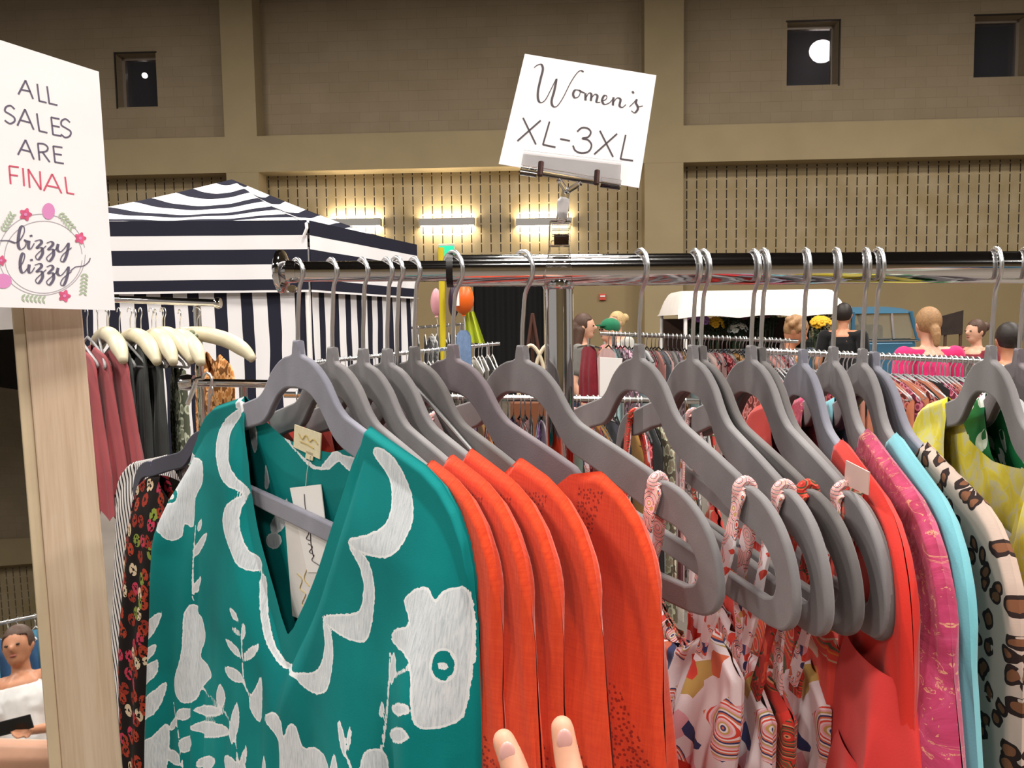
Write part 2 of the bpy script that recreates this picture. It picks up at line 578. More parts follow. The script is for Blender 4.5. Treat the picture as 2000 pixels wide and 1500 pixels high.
# ------------------------------------------------------------------ grey flocked hangers
HTOP = [(.021, .0055), (.033, .0102), (.0465, .019), (.056, .0285), (.0635, .0355), (.074, .0418), (.086, .0455), (.12, .0545), (.148, .0625)]
def hanger_outline():
    half = [(.0036, -.0085), (.0048, -.004), (.0058, .0015), (.0105, .0035)] + [tuple(p) for p in crom(HTOP, 3)]
    half += [(.1515, .0655), (.1525, .0705), (.1565, .071), (.159, .0672)]
    half += [tuple(p) for p in crom([(.166, .0672), (.178, .0713), (.192, .081), (.203, .096), (.2085, .113), (.2078, .127), (.200, .1355), (.187, .138)], 4)]
    out = half + [(-u, v) for (u, v) in reversed(half)]
    ih = [tuple(p) for p in crom([(.0, .0255), (.02, .0275), (.035, .0345), (.047, .0445), (.058, .055), (.072, .0625), (.1, .0695), (.15, .085), (.174, .0895), (.187, .0975), (.1945, .110), (.192, .1215), (.183, .126)], 4)]
    hole = ih + [(-u, v) for (u, v) in reversed(ih[1:])]
    return out, hole
def hanger_body_mesh():
    cu = bpy.data.curves.new('hanger_outline', 'CURVE')
    cu.dimensions = '2D'
    cu.fill_mode = 'BOTH'
    cu.extrude = .0012
    cu.bevel_depth = .0017
    cu.bevel_resolution = 2
    for pts in hanger_outline():
        sp = cu.splines.new('POLY')
        sp.points.add(len(pts) - 1)
        for q, (u, v) in zip(sp.points, pts): q.co = (u, -v, 0, 1)
        sp.use_cyclic_u = True
    ob = bpy.data.objects.new('tmp', cu)
    COL.objects.link(ob)
    dg = bpy.context.evaluated_depsgraph_get()
    me = bpy.data.meshes.new_from_object(ob.evaluated_get(dg))
    bpy.data.objects.remove(ob, do_unlink=True)
    bpy.data.curves.remove(cu)
    me.transform(Matrix(((1, 0, 0, 0), (0, 0, -1, 0), (0, 1, 0, 0), (0, 0, 0, 1))))
    me.name = 'hanger_body'
    me.materials.clear()
    me.materials.append(M['velvet'])
    me.polygons.foreach_set('use_smooth', [True] * len(me.polygons))
    try: me.set_sharp_from_angle(angle=math.radians(50))
    except Exception: pass
    return me
HBODY = hanger_body_mesh()
def hook_mesh(cz, r):
    pts = [(0, 0, -.01), (0, 0, .02), (.0015, 0, .034), (.004, 0, cz - r * 1.25)]
    for k in range(13):
        a = math.radians(-35 + k * 17.5)
        pts.append((r * math.cos(a), 0, cz + r * math.sin(a)))
    me = MB().tube(crom(pts, 3), .00165, 10).mesh('hook')
    me.materials.append(M['hook'])
    return me

TILT = math.radians(1.8)
# nub pixel x, nub pixel y, near direction along x, velvet tint, label
HANGERS = [
    (583, 690, .65, 'velvet_blue', 'grey velvet hanger turned towards the viewer, carrying the teal blouse'),
    (650, 703, .60, 'velvet', 'grey velvet hanger directly behind the teal blouse hanger'),
    (710, 706, .57, 'velvet', 'third grey velvet hanger from the rail end disc, carrying an orange blouse'),
    (757, 706, .56, 'velvet', 'fourth grey velvet hanger from the rail end disc, carrying an orange blouse'),
    (810, 702, .56, 'velvet_dark', 'fifth grey velvet hanger from the rail end disc, carrying an orange blouse'),
    (885, 698, .58, 'velvet_mauve', 'mauve grey hanger at the step of the rail, carrying the last orange blouse'),
    (1020, 700, .53, 'velvet', 'grey velvet hanger crossing the chrome post, with a printed strap'),
    (1248, 697, .25, 'velvet', 'grey velvet hanger alone to the right of the chrome post'),
    (1353, 699, .12, 'velvet', 'front one of the close hanger pair under the white canopy edge'),
    (1369, 700, .17, 'velvet_dark', 'rear one of the close hanger pair under the white canopy edge'),
    (1467, 700, .05, 'velvet', 'grey velvet hanger whose loop end hangs before the coral ruffles'),
    (1486, 703, .02, 'velvet_dark', 'darker grey hanger hidden close behind the one before the coral ruffles'),
    (1568, 707, -.11, 'velvet_blue', 'grey hanger with stamped mark, carrying the coral ruffled top'),
    (1627, 702, -.145, 'velvet', 'grey velvet hanger carrying the pink lace dress'),
    (1684, 706, -.19, 'velvet', 'grey velvet hanger carrying the pale blue top'),
    (1707, 712, -.11, 'velvet_blue', 'bluish grey hanger carrying the leopard print top'),
    (1935, 700, -.25, 'velvet', 'grey velvet hanger carrying the yellow top near the right edge'),
    (1990, 706, -.27, 'velvet_mauve', 'dark mauve grey hanger at the right edge, carrying the green top'),
]
HOOKS = {}
HG = []
for i, (nx, ny, a, mat, lab) in enumerate(HANGERS):
    p = at(nx, ny, RY)
    thin = i < 5
    # the hook sits on the rail right above
    rp = rail_pt(nx + (6 if i < 12 else 3))
    p.y = rp.y
    rr = .0079 if thin else .0123
    cz = rp.z - p.z
    key = (thin, round(cz, 3))
    if key not in HOOKS: HOOKS[key] = hook_mesh(cz - (.0006 if thin else .0), rr + .0022)
    b = math.sqrt(1 - a * a)
    r = thing('velvet_hanger', lab, 'hanger', p, (0, TILT, math.atan2(-b, a)), 'grey velvet hangers on the rail')
    bo = link('body', HBODY, r)
    bo.material_slots[0].link = 'OBJECT'
    bo.material_slots[0].material = M[mat]
    link('hook', HOOKS[key], r)
    HG.append(r)
bpy.context.view_layer.update()
# a bare hook of a hanger squeezed between the fourth and fifth
p = at(776, 700, RY); rp = rail_pt(778)
r = thing('wire_hanger', 'thin bare wire hook squeezed between orange blouse hangers', 'hanger', (p.x, rp.y, p.z), (0, TILT, math.atan2(-.8, .6)))
link('hook', hook_mesh(rp.z - p.z, .0102), r)
MB().tube([(0, 0, -.008), (.06, 0, -.035), (.19, 0, -.10), (.185, 0, -.112), (-.185, 0, -.112), (-.19, 0, -.10), (-.06, 0, -.035), (0, 0, -.008)], .0016, 8).build('body', M['hook'], r)

# ------------------------------------------------------------------ garments on hangers
def interp(tab, x):
    xs_, ys_ = zip(*tab)
    return np.interp(x, xs_, ys_)
def smooth01(x):
    x = np.clip(x, 0, 1)
    return x * x * (3 - 2 * x)
SHO = [(.0, .010), (.03, .009), (.06, .029), (.086, .0415), (.12, .0505), (.15, .0575), (.175, .0635), (.192, .0715), (.206, .084), (.216, .100), (.222, .119), (.226, .148)]

def garment(name, h, mat, label, cat, W, L, neck=.085, fneck=None, bneck=None, Tf=.009, Tb=.009, folds=(), creases=(), ns=90, nt=110,
            seed=0, top=None, flare=None, group=None, hem=0.0, parent=None, sleeve=0.0, far=None, rip=0.0, uvoff=0.0, sleeve_far=1.0):
    """two joined cloth sheets; local x along the hanger, -y towards the viewer, z up.
    W: half width by drop; neck: half width of the neck; fneck / bneck: neckline drop by |u|"""
    rng = np.random.RandomState(seed + 11)
    if top is None: W = [(v, max(w, .226)) for v, w in W]
    s = np.linspace(-1, 1, ns)
    s = np.sign(s) * (1 - (1 - np.abs(s)) ** 1.35)           # denser near the ends
    tt = np.linspace(0, 1, nt) ** 1.25
    S, Tt = np.meshgrid(s, tt, indexing='ij')
    sheets = []
    for side in (-1, 1):
        nk = fneck if side < 0 else bneck
        w0 = .226 if top is None else interp(W, 0.0)
        U0 = np.abs(S) * w0
        vt = interp(SHO if top is None else top, U0)
        if nk is not None:
            dlt = (interp(SHO if top is None else top, neck) - interp(nk, neck))
            vt = np.where(U0 < neck, interp(nk, U0) + dlt * (np.clip(U0 / neck, 0, 1)) ** 3, vt)
        vt = vt - .0035
        V = vt + (L - vt) * Tt
        u = S * interp(W, V)
        if far is not None: u = np.where(S < 0, u * interp(far, V), u)
        if rip:
            qq = side * np.sqrt(np.clip(1 - np.abs(S), 0, 1))
            rw = smooth01((V - .14) / .2) * smooth01((np.abs(S) - .55) / .25)
            u = u + np.sign(S) * rip * rw * (.7 * np.sin(2 * math.pi * (3.1 * qq + .9 * V) + 1.7 * seed) + .45 * np.sin(2 * math.pi * (6.3 * qq - 1.3 * V) + seed))
        below = V - vt
        Tm = (Tf if side < 0 else Tb)
        Tm = interp(Tm, V) if hasattr(Tm, '__len__') else Tm + 0 * V
        edge = np.sqrt(np.clip(1 - np.abs(S) ** 5, 0, 1))
        inneck = smooth01((neck + .004 - np.abs(U0)) / .02) if nk is not None else np.zeros_like(U0)
        ramp = np.maximum(smooth01(below / .07) ** .6, .55 * inneck)
        n = Tm * edge * ramp
        for (f, amp, v0, ph, dr) in folds:
            rp_ = smooth01((V - v0) / .22)
            n = n + amp * rp_ * edge * np.sin(2 * math.pi * (f * S + ph * (1 if side < 0 else 1.7) + dr * V) + .8 * np.sin(5 * V + f))
        for (s0, sg, amp, v0, dr) in creases:
            n = n - amp * smooth01((V - v0) / .12) * np.exp(-((S - s0 - dr * V) / sg) ** 2)
        if sleeve:
            n = n + sleeve * np.where(S < 0, sleeve_far, 1.0) * np.exp(-((np.abs(S) - .86) / .085) ** 2) * smooth01((V - .11) / .10)
        n = np.maximum(n, .0048 * smooth01((1 - np.abs(S)) / .03) * np.maximum(smooth01(below / .005), inneck))
        # small irregular buckling
        n = n + .0012 * edge * ramp * np.sin(37 * u + 3 * rng.rand()) * np.sin(23 * V + 5 * rng.rand())
        z = -V
        if hem: z = z + hem * Tt * np.sin(2 * math.pi * 5 * S)
        P = np.stack([u, side * n, z], -1)
        sheets.append((P, u, V))
    n_, m_ = S.shape
    idx = np.arange(n_ * m_).reshape(n_, m_)
    q = np.stack([idx[:-1, :-1], idx[1:, :-1], idx[1:, 1:], idx[:-1, 1:]], -1).reshape(-1, 4)
    verts = np.concatenate([sheets[0][0].reshape(-1, 3), sheets[1][0].reshape(-1, 3)])
    faces = np.concatenate([q, q[:, ::-1] + n_ * m_])
    UVc = np.concatenate([np.stack([sheets[0][1], sheets[0][2]], -1).reshape(-1, 2), np.stack([sheets[1][1] + uvoff, sheets[1][2]], -1).reshape(-1, 2)])
    me = bpy.data.meshes.new(name)
    me.from_pydata(verts.tolist(), [], faces.tolist())
    me.polygons.foreach_set('use_smooth', [True] * len(me.polygons))
    uvl = me.uv_layers.new(name='UVMap')
    li = np.empty(len(me.loops), dtype=np.int32)
    me.loops.foreach_get('vertex_index', li)
    uvl.data.foreach_set('uv', UVc[li].astype(np.float32).ravel())
    me.materials.append(mat)
    if parent is not None:
        ob = link(name, me, parent)
        return ob, verts, UVc, n_ * m_
    root = thing(name, label, cat, h.location, h.rotation_euler, group)
    ob = link('cloth', me, root)
    return root, ob, verts, UVc, n_ * m_

def set_attr(me, name, vals):
    at_ = me.attributes.new(name, 'FLOAT', 'POINT')
    at_.data.foreach_set('value', np.asarray(vals, dtype=np.float32))

def poly_sdf(pts, poly):
    """signed distance (negative inside) of 2D points to a polygon"""
    P = np.asarray(poly, float)
    d = np.full(len(pts), 1e9)
    ins = np.zeros(len(pts), bool)
    for i in range(len(P)):
        a, b = P[i], P[(i + 1) % len(P)]
        ab = b - a
        k = np.clip(((pts - a) @ ab) / max(ab @ ab, 1e-12), 0, 1)
        q = pts - a - k[:, None] * ab
        d = np.minimum(d, np.hypot(q[:, 0], q[:, 1]))
        cond = ((a[1] > pts[:, 1]) != (b[1] > pts[:, 1]))
        with np.errstate(divide='ignore', invalid='ignore'):
            xint = (b[0] - a[0]) * (pts[:, 1] - a[1]) / (b[1] - a[1] + 1e-15) + a[0]
        ins ^= cond & (pts[:, 0] < xint)
    return np.where(ins, -d, d)
def line_sdf(pts, line, w):
    d = np.full(len(pts), 1e9)
    P = np.asarray(line, float)
    for a, b in zip(P[:-1], P[1:]):
        ab = b - a
        k = np.clip(((pts - a) @ ab) / max(ab @ ab, 1e-12), 0, 1)
        q = pts - a - k[:, None] * ab
        d = np.minimum(d, np.hypot(q[:, 0], q[:, 1]))
    return d - w
def leaf_poly(x0, y0, x1, y1, w):
    a, b = np.array((x0, y0), float), np.array((x1, y1), float)
    d = b - a
    n = np.array((-d[1], d[0])) / np.hypot(*d)
    prof = [(0, .0), (.12, .55), (.3, .95), (.5, 1.0), (.72, .8), (.9, .4), (1, 0)]
    return [a + d * t + n * w * k for t, k in prof] + [a + d * t - n * w * k for t, k in reversed(prof[1:-1])]
def loc_uv(h, px, py, n):
    """pixel on the photograph -> (along, drop) on the sheet n in front of hanger h"""
    mi = h.matrix_world.inverted()
    o_ = mi @ CAM
    d_ = (mi.to_3x3() @ ray(px, py))
    k = (-n - o_.y) / d_.y
    q = o_ + d_ * k
    return (q.x, -q.z)

# ---- teal embroidered blouse
t = NT('teal_embroidered')
uv = t.coord('UV')
ob3 = t.coord('Object')
nz = t.noise(ob3, 9, 3)
teal = t.ramp(nz, [(.3, srgb('#036a6b')), (.7, srgb('#088180'))])
thr = t.noise(t.coord('UV', (900, 90, 1)), 1.0, 3, .6, .6)
wht = t.ramp(thr, [(.25, srgb('#a4adb4')), (.5, srgb('#c6cbd0')), (.8, srgb('#dcdde0'))])
sd = t.attr('pattern')
edge = t.noise(uv, 260, 2)
msk = t.math('LESS_THAN', t.math('ADD', sd, t.math('MULTIPLY', t.math('SUBTRACT', edge, .5), .0025)), 0.0)
rim = t.math('MULTIPLY', msk, t.math('GREATER_THAN', sd, -.0015))
wht = t.mix(t.math('MULTIPLY', rim, .55), wht, srgb('#e8e8e8'))
col = t.mix(msk, teal, wht)
weave = t.noise(ob3, 1100, 1)
t.bump(t.math('ADD', t.math('MULTIPLY', weave, .25), t.math('MULTIPLY', msk, t.math('ADD', .8, thr))), .35, .0008)
M['teal'] = t.fin(col, .75, sheen=.0, spec=.15)

FN = [(0, .228), (.012, .218), (.03, .192), (.05, .160), (.07, .125), (.088, .092), (.100, .07), (.108, .056)]
BN = [(0, .078), (.04, .077), (.075, .070), (.108, .056)]
FAR = [(0, 1.0), (.1, 1.06), (.13, 1.15), (.16, 1.25), (.22, 1.34), (.35, 1.45), (.7, 1.5)]
TFT = [(0, .006), (.06, .010), (.12, .018), (.25, .026), (.5, .034), (.74, .038)]
root, ob, V_, UV_, nf = garment('teal_blouse', HG[0], M['teal'],
    'teal blouse with white embroidered flowers and scalloped neckline, front of the rail', 'blouse',
    [(0, .226), (.14, .228), (.2, .232), (.35, .238), (.6, .25), (.75, .255)], .74, .108, FN, BN, far=FAR, uvoff=2.0, sleeve_far=1.8, rip=.004,
    Tf=TFT, Tb=[(0, .008), (.2, .010), (.7, .02)],
    folds=[(2.6, .004, .12, .1, .15), (5.3, .003, .2, .4, .2), (9.1, .0016, .22, .7, .1)],
    creases=[(-.62, .045, .010, .16, -.05), (.68, .05, .016, .2, .02), (.12, .06, .006, .25, .05), (-.25, .05, .006, .2, -.04), (.36, .05, .005, .25, .02)], ns=250, nt=280, seed=1, sleeve=.014)
def Z1(pts):  # coordinates read in a zoom of the photograph
    return [(230 + x * .5065, 740 + y * .5065) for (x, y) in pts]
_vw = np.array([list(HG[0].matrix_world @ Vector(v)) for v in V_[:nf].tolist()]) - np.array(CAM)
_vd = _vw @ np.array(FWD)
_vx, _vy = 1000 + FPX * (_vw @ np.array(RIGHT)) / _vd, 750 - FPX * (_vw @ np.array(UP)) / _vd
def to_uv(pts, n=None):
    """where a point read off the photograph lies on the blouse, in cloth coordinates"""
    out = []
    for (x, y) in pts:
        if n is not None:
            out.append(loc_uv(HG[0], x, y, n)); continue
        dd = np.hypot(_vx - x, _vy - y)
        k = np.argsort(dd)[:10]
        k = k[_vd[k] < _vd[k].min() + .02]
        w_ = 1 / (dd[k] + .5) ** 2
        out.append(tuple((UV_[:nf][k] * w_[:, None]).sum(0) / w_.sum()))
    return out
polys = [
    [(480, 110), (430, 140), (392, 195), (378, 270), (385, 340), (405, 395), (445, 425), (500, 445), (512, 430), (462, 385), (432, 330), (428, 270), (438, 200), (488, 125)],
    [(505, 447), (450, 460), (412, 500), (405, 560), (425, 640), (470, 727), (550, 740), (550, 690), (505, 660), (478, 600), (470, 540), (482, 490)],
    [(548, 760), (548, 880), (566, 1000), (615, 1090), (680, 1150), (690, 1138), (625, 1060), (595, 980), (578, 880), (574, 770)],
    [(676, 1140), (715, 1188), (770, 1218), (812, 1190), (830, 1080), (825, 990), (790, 922), (797, 1000), (790, 1080), (757, 1128), (690, 1132)],
    [(788, 915), (850, 985), (935, 1018), (972, 980), (990, 850), (980, 740), (942, 670), (893, 650), (930, 720), (947, 800), (937, 880), (900, 905)],
    [(884, 622), (930, 668), (1030, 692), (1090, 650), (1135, 560), (1138, 470), (1110, 380), (1062, 300), (1005, 262), (985, 290), (1045, 380), (1056, 480), (1030, 560), (960, 600)],
    [(455, 110), (470, 55), (505, 50), (492, 110)],
    [(232, 280), (275, 262), (295, 300), (325, 318), (327, 400), (300, 460), (292, 570), (258, 560), (248, 608), (205, 625), (165, 600), (152, 540), (160, 480), (180, 380), (200, 320)],
    [(1102, 855), (1150, 808), (1198, 808), (1225, 852), (1262, 815), (1360, 812), (1380, 1000), (1360, 1200), (1320, 1320), (1200, 1352), (1145, 1335), (1128, 1250), (1122, 1090), (1062, 1020), (1063, 970), (1124, 942)],
    [(255, 905), (290, 868), (325, 920), (337, 1000), (320, 1068), (350, 1108), (362, 1150), (330, 1182), (300, 1240), (255, 1252), (225, 1220), (218, 1160), (240, 1080), (250, 1000)],
    [(565, 1310), (600, 1285), (630, 1320), (640, 1380), (660, 1330), (690, 1345), (715, 1420), (760, 1420), (800, 1460), (810, 1560), (640, 1560), (620, 1400)],
    [(940, 1460), (980, 1425), (1030, 1440), (1045, 1520), (1020, 1600), (930, 1600)],
    [(18, 1450), (60, 1410), (130, 1380), (195, 1330), (190, 1500), (150, 1600), (20, 1600)],
    [(505, 1250), (530, 1190), (555, 1150), (553, 1310), (530, 1310)],
    [(410, 1460), (440, 1460), (520, 1540), (430, 1540)],
]
leaves = [(65, 940, 122, 835, 16), (70, 1040, 170, 895, 24), (60, 1130, 150, 1020, 24), (75, 1200, 160, 1080, 26), (85, 1330, 190, 1165, 28), (12, 1180, 55, 1165, 14), (10, 1285, 75, 1285, 16),
          (295, 1275, 415, 1285, 22), (285, 1340, 440, 1365, 32), (400, 1270, 395, 1175, 17), (440, 1410, 460, 1245, 18), (230, 1310, 275, 1275, 24), (245, 1440, 285, 1375, 28), (300, 1500, 380, 1465, 30),
          (465, 940, 430, 880, 10), (475, 990, 435, 955, 9), (480, 1010, 488, 945, 9), (475, 1075, 415, 1000, 13), (480, 1090, 550, 1020, 18), (485, 1170, 410, 1110, 22), (560, 1580, 565, 1450, 10),
          (290, 690, 345, 590, 14), (290, 830, 322, 760, 13), (310, 590, 322, 540, 8), (880, 1465, 850, 1310, 12), (885, 1440, 900, 1330, 9), (1050, 1270, 1135, 1280, 26), (1045, 1365, 1125, 1385, 32),
          (1055, 1180, 1065, 1050, 12), (830, 1560, 835, 1445, 14), (1015, 1310, 1020, 1240, 10), (190, 1430, 240, 1490, 24), (460, 1560, 500, 1400, 12), (200, 1360, 230, 1300, 12)]
stems = [[(70, 1400), (60, 1250), (65, 1130), (62, 1050)], [(215, 1250), (235, 1370), (250, 1500)], [(320, 1190), (400, 1270), (450, 1370), (460, 1480)], [(480, 940), (480, 1080), (490, 1180), (520, 1230)],
         [(1050, 1060), (1040, 1250), (1020, 1420)], [(1060, 1150), (1130, 1110)], [(300, 560), (290, 700), (290, 850)], [(885, 1465), (900, 1500)]]
sub = UV_[:nf].copy()
sdv = np.full(len(V_), 1.0)
best = np.full(nf, 1.0)
for p in polys: best = np.minimum(best, poly_sdf(sub, to_uv(Z1(crom(p, 3, True)))))
for (x0, y0, x1, y1, w) in leaves: best = np.minimum(best, poly_sdf(sub, to_uv(Z1(leaf_poly(x0, y0, x1, y1, w)))))
for l in stems: best = np.minimum(best, line_sdf(sub, to_uv(Z1(crom(l, 4))), .0012))
def ell(cx, cy, rx, ry): return [(cx + rx * math.cos(a), cy + ry * math.sin(a)) for a in np.linspace(0, 2 * math.pi, 18, endpoint=False)]
for e_ in ((203, 445, 27, 34), (1255, 1105, 44, 58)):
    hole = poly_sdf(sub, to_uv(Z1(ell(*e_))))
    best = np.maximum(best, -hole)
for e_ in ((205, 452, 13, 13), (1252, 1108, 24, 17)):
    best = np.minimum(best, poly_sdf(sub, to_uv(Z1(ell(*e_)))))
sdv[:nf] = best
subb = UV_[nf:].copy(); subb[:, 0] -= 2.0
bb = np.full(len(subb), 1.0)
for p in ([(520, 100), (600, 150), (650, 190), (690, 260), (760, 320), (800, 336), (850, 272), (880, 288), (966, 320), (945, 388), (870, 318), (835, 345), (770, 345), (720, 300), (660, 235), (600, 165), (535, 140)],
          [(520, 170), (545, 180), (550, 240), (530, 290), (520, 240)], [(560, 400), (572, 325), (580, 400), (565, 430)], ell(595, 625, 32, 32), [(800, 800), (840, 620), (845, 700), (820, 820)],
          [(640, 470), (650, 470), (645, 560), (600, 600), (580, 560)]):
    bb = np.minimum(bb, poly_sdf(subb, to_uv(Z1(crom(p, 2, True)), -.008)))
sdv[nf:] = bb
set_attr(ob.data, 'pattern', sdv)
# neck label and swing tags of the teal blouse
M['label_cream'] = plain('woven_label', '#d9cfae', .7, grain=.05, gscale=300)
M['gold'] = plain('gold_print', '#bfa762', .5)
M['tag_card'] = plain('tag_card', '#d8d4d0', .6, grain=.03, gscale=60)
def slab_on(h, quad, n, th, name, mat, parent):
    L_ = [loc_uv(h, x, y, n) for (x, y) in quad]
    v = [(u, -n, -d_) for (u, d_) in L_] + [(u, -n + th, -d_) for (u, d_) in L_]
    return MB().add(v, [(0, 1, 2, 3), (7, 6, 5, 4), (0, 4, 5, 1), (1, 5, 6, 2), (2, 6, 7, 3), (3, 7, 4, 0)]).build(name, mat, parent, False)
def strokes_on(h, lines, n, w, name, mat, parent):
    m = MB()
    for l in lines:
        P2 = [loc_uv(h, x, y, n) for (x, y) in crom(l, 4)]
        m.tube([(u, -n, -d_) for (u, d_) in P2], w, 4)
    return m.build(name, mat, parent)
nl = slab_on(HG[0], [(575, 829), (627, 847), (624, 897), (573, 873)], -.003, .0008, 'neck_label', M['label_cream'], root)
strokes_on(HG[0], [[(583, 847), (590, 858), (597, 850), (604, 862), (612, 858), (620, 868)], [(585, 862), (600, 868), (612, 876)]], -.0024, .0004, 'script', M['gold'], nl)
slab_on(HG[0], [(598, 880), (612, 886), (610, 900), (596, 895)], -.003, .0008, 'size_label', M['label_cream'], root)
t1 = slab_on(HG[0], [(557, 1020), (640, 1050), (634, 1195), (611, 1218), (572, 1202)], -.0042, .0008, 'swing_tag', M['tag_card'], root) if False else None
tg = MB()
for (quad, n) in (([(556, 1012), (638, 1030), (634, 1190), (610, 1219), (571, 1203)], -.0035),):
    L_ = [loc_uv(HG[0], x, y, n) for (x, y) in quad]
    k = len(L_)
    tg.add([(u, -n, -d_) for (u, d_) in L_] + [(u, -n + .0008, -d_) for (u, d_) in L_], [tuple(range(k)), tuple(reversed(range(k, 2 * k)))] + [(i, i + k, (i + 1) % k + k, (i + 1) % k) for i in range(k)])
st = tg.build('swing_tag', M['tag_card'], root, False)
strokes_on(HG[0], [[(580, 1120), (590, 1132), (586, 1150), (597, 1160), (590, 1180), (603, 1192)], [(600, 1110), (594, 1130), (604, 1145)]], -.0032, .0004, 'script', M['gold'], st)
st = slab_on(HG[0], [(566, 953), (626, 946), (646, 1118), (600, 1118)], -.0028, .0007, 'swing_tag', plain('tag_white', '#e4e1df', .6), root)
strokes_on(HG[0], [[(594, 965), (596, 990), (601, 1010)], [(592, 1018), (600, 1024), (594, 1034), (603, 1040), (598, 1052), (607, 1056)], [(602, 1062), (610, 1068), (604, 1078), (613, 1084), (609, 1094), (620, 1102), (628, 1108)], [(606, 1020), (607, 1060), (612, 1088)]], -.0024, .00035, 'script', M['ink'], st)
strokes_on(HG[0], [[(606, 890), (600, 920), (597, 950)]], -.0025, .0003, 'tag_string', M['tag_card'], root)

# ---- orange blouses
def lace_mat(name, c0, c1, dark, bands):
    """cloth with openwork lace bands; bands: (u slope, offset, half width, v0, v1)"""
    t = NT(name)
    uv = t.coord('UV'); s = t.sep(uv); ob3 = t.coord('Object')
    lin = t.noise(t.coord('UV', (700, 60, 1)), 1.0, 2)
    lin2 = t.noise(t.coord('UV', (60, 700, 1)), 1.0, 2)
    base = t.ramp(t.math('MULTIPLY', t.math('ADD', lin, lin2), .5), [(.35, srgb(c0)), (.65, srgb(c1))])
    msk = None
    for (k, off, hw, v0, v1) in bands:
        d = t.math('ABSOLUTE', t.math('SUBTRACT', s[0], t.math('ADD', t.math('MULTIPLY', s[1], k), off)))
        m1 = t.math('LESS_THAN', d, hw)
        m1 = t.math('MULTIPLY', m1, t.math('GREATER_THAN', s[1], v0))
        m1 = t.math('MULTIPLY', m1, t.math('LESS_THAN', s[1], v1))
        msk = m1 if msk is None else t.math('MAXIMUM', msk, m1)
    vo = t.voro(uv, 330, 'F1', 'Distance')
    vo2 = t.voro(uv, 120, 'DISTANCE_TO_EDGE', 'Distance')
    holes = t.math('MULTIPLY', msk, t.math('LESS_THAN', vo, .28))
    cords = t.math('MULTIPLY', msk, t.math('LESS_THAN', vo2, .12))
    col = t.mix(holes, base, srgb(dark))
    h = t.math('ADD', t.math('MULTIPLY', lin, .25), t.math('SUBTRACT', t.math('MULTIPLY', cords, 1.2), t.math('MULTIPLY', holes, 1.5)))
    t.bump(h, .9, .0018)
    return t.fin(col, .85, sheen=.2, spec=.2)
M['orange'] = lace_mat('orange_gauze', '#cc3a1b', '#d94822', '#971f08', [(.10, .192, .013, .22, .46), (-.5, .35, .015, .26, .52), (-.3, .19, .011, .07, .17), (.55, .09, .014, .18, .40)])
WO = [(0, .216), (.13, .219), (.18, .226), (.3, .240), (.45, .262), (.6, .285), (.75, .30)]
OL = ['orange gauze blouse with lace insets, nearest behind the teal blouse',
      'orange gauze blouse with lace insets, second behind the teal blouse',
      'orange gauze blouse with lace insets, third behind the teal blouse',
      'orange gauze blouse almost hidden between its orange neighbours',
      'orange gauze blouse with open neck, last of the orange row by the printed straps']
for k in range(5):
    tb = .006 if k < 4 else [(0, .010), (.1, .018), (.2, .03), (.5, .042), (.7, .045)]
    tf = [(0, .005), (.1, .006), (.3, .008), (.7, .014)]
    if k < 4: tb = tf
    garment('orange_blouse', HG[1 + k], M['orange'], OL[k], 'blouse', [(v, w * (1 + [0, .02, -.01, .025, .01][k])) for v, w in WO], .72, [.150, .136, .126, .146, .172][k],
            [(0, .17), (.05, .155), (.09, .125), (.12, .09), (.15, .07), (.175, .065)], [(0, .10), (.06, .095), (.1, .085), (.15, .071), (.175, .065)], Tf=tf, Tb=tb,
            folds=[(3.1, .0022, .1, .13 * k, .3), (7.3, .0016, .16, .31 * k, .15), (13, .0009, .2, .17 * k, .1)],
            creases=[(.74, .03, .007, .15, .02), (.5, .05, .005, .2, -.1)], sleeve=.0095, rip=.008, seed=20 + k, group='orange blouses on the rail', ns=130, nt=150)

# ---- printed strappy rompers and the tops to the right
def print_mat(name, scale, palette, ground, band=None, ring=6.0, share=.62, src='UV'):
    t = NT(name)
    uv = t.coord(src); s = t.sep(uv)
    w = t.n('ShaderNodeTexVoronoi'); w.voronoi_dimensions = '2D' if src == 'UV' else '3D'; t.set(w, 'Vector', uv); w.inputs['Scale'].default_value = scale
    dist, colr = w.outputs['Distance'], w.outputs['Color']
    cr = t.sep(colr)
    idx = t.math('FRACT', t.math('ADD', t.math('MULTIPLY', dist, ring), t.math('MULTIPLY', cr[0], 3.0)))
    n = len(palette)
    rings = t.ramp(idx, [(i / n, srgb(c)) for i, c in enumerate(palette)], 'CONSTANT')
    g = t.math('GREATER_THAN', cr[1], share)
    col = t.mix(g, rings, srgb(ground))
    v2 = t.voro(uv, scale * 2.3, 'F1', 'Color', dims='2D' if src == 'UV' else '3D')
    c2 = t.sep(v2)
    col = t.mix(t.math('MULTIPLY', g, t.math('GREATER_THAN', c2[0], .6)), col, t.ramp(c2[1], [(i / n, srgb(c)) for i, c in enumerate(reversed(palette))], 'CONSTANT'))
    if band:
        bm_ = t.math('MULTIPLY', t.math('GREATER_THAN', s[1], band[0]), t.math('LESS_THAN', s[1], band[1]))
        col = t.mix(bm_, col, srgb(band[2]))
    t.bump(t.noise(uv, 900, 1), .12, .0006)
    return t.fin(col, .8, sheen=.1, spec=.25)
PAL = ['#e9d3d8', '#d8483a', '#f0e4e6', '#d6704f', '#39406f', '#e6dfe4', '#c2a35c', '#e7a9b4']
M['print'] = print_mat('geometric_print', 34, PAL, '#eadfe3', (.262, .279, '#c92d1c'), 3.6, .5)
M['print_plain'] = print_mat('geometric_print_strap', 75, PAL, '#eadfe3', src='Object')
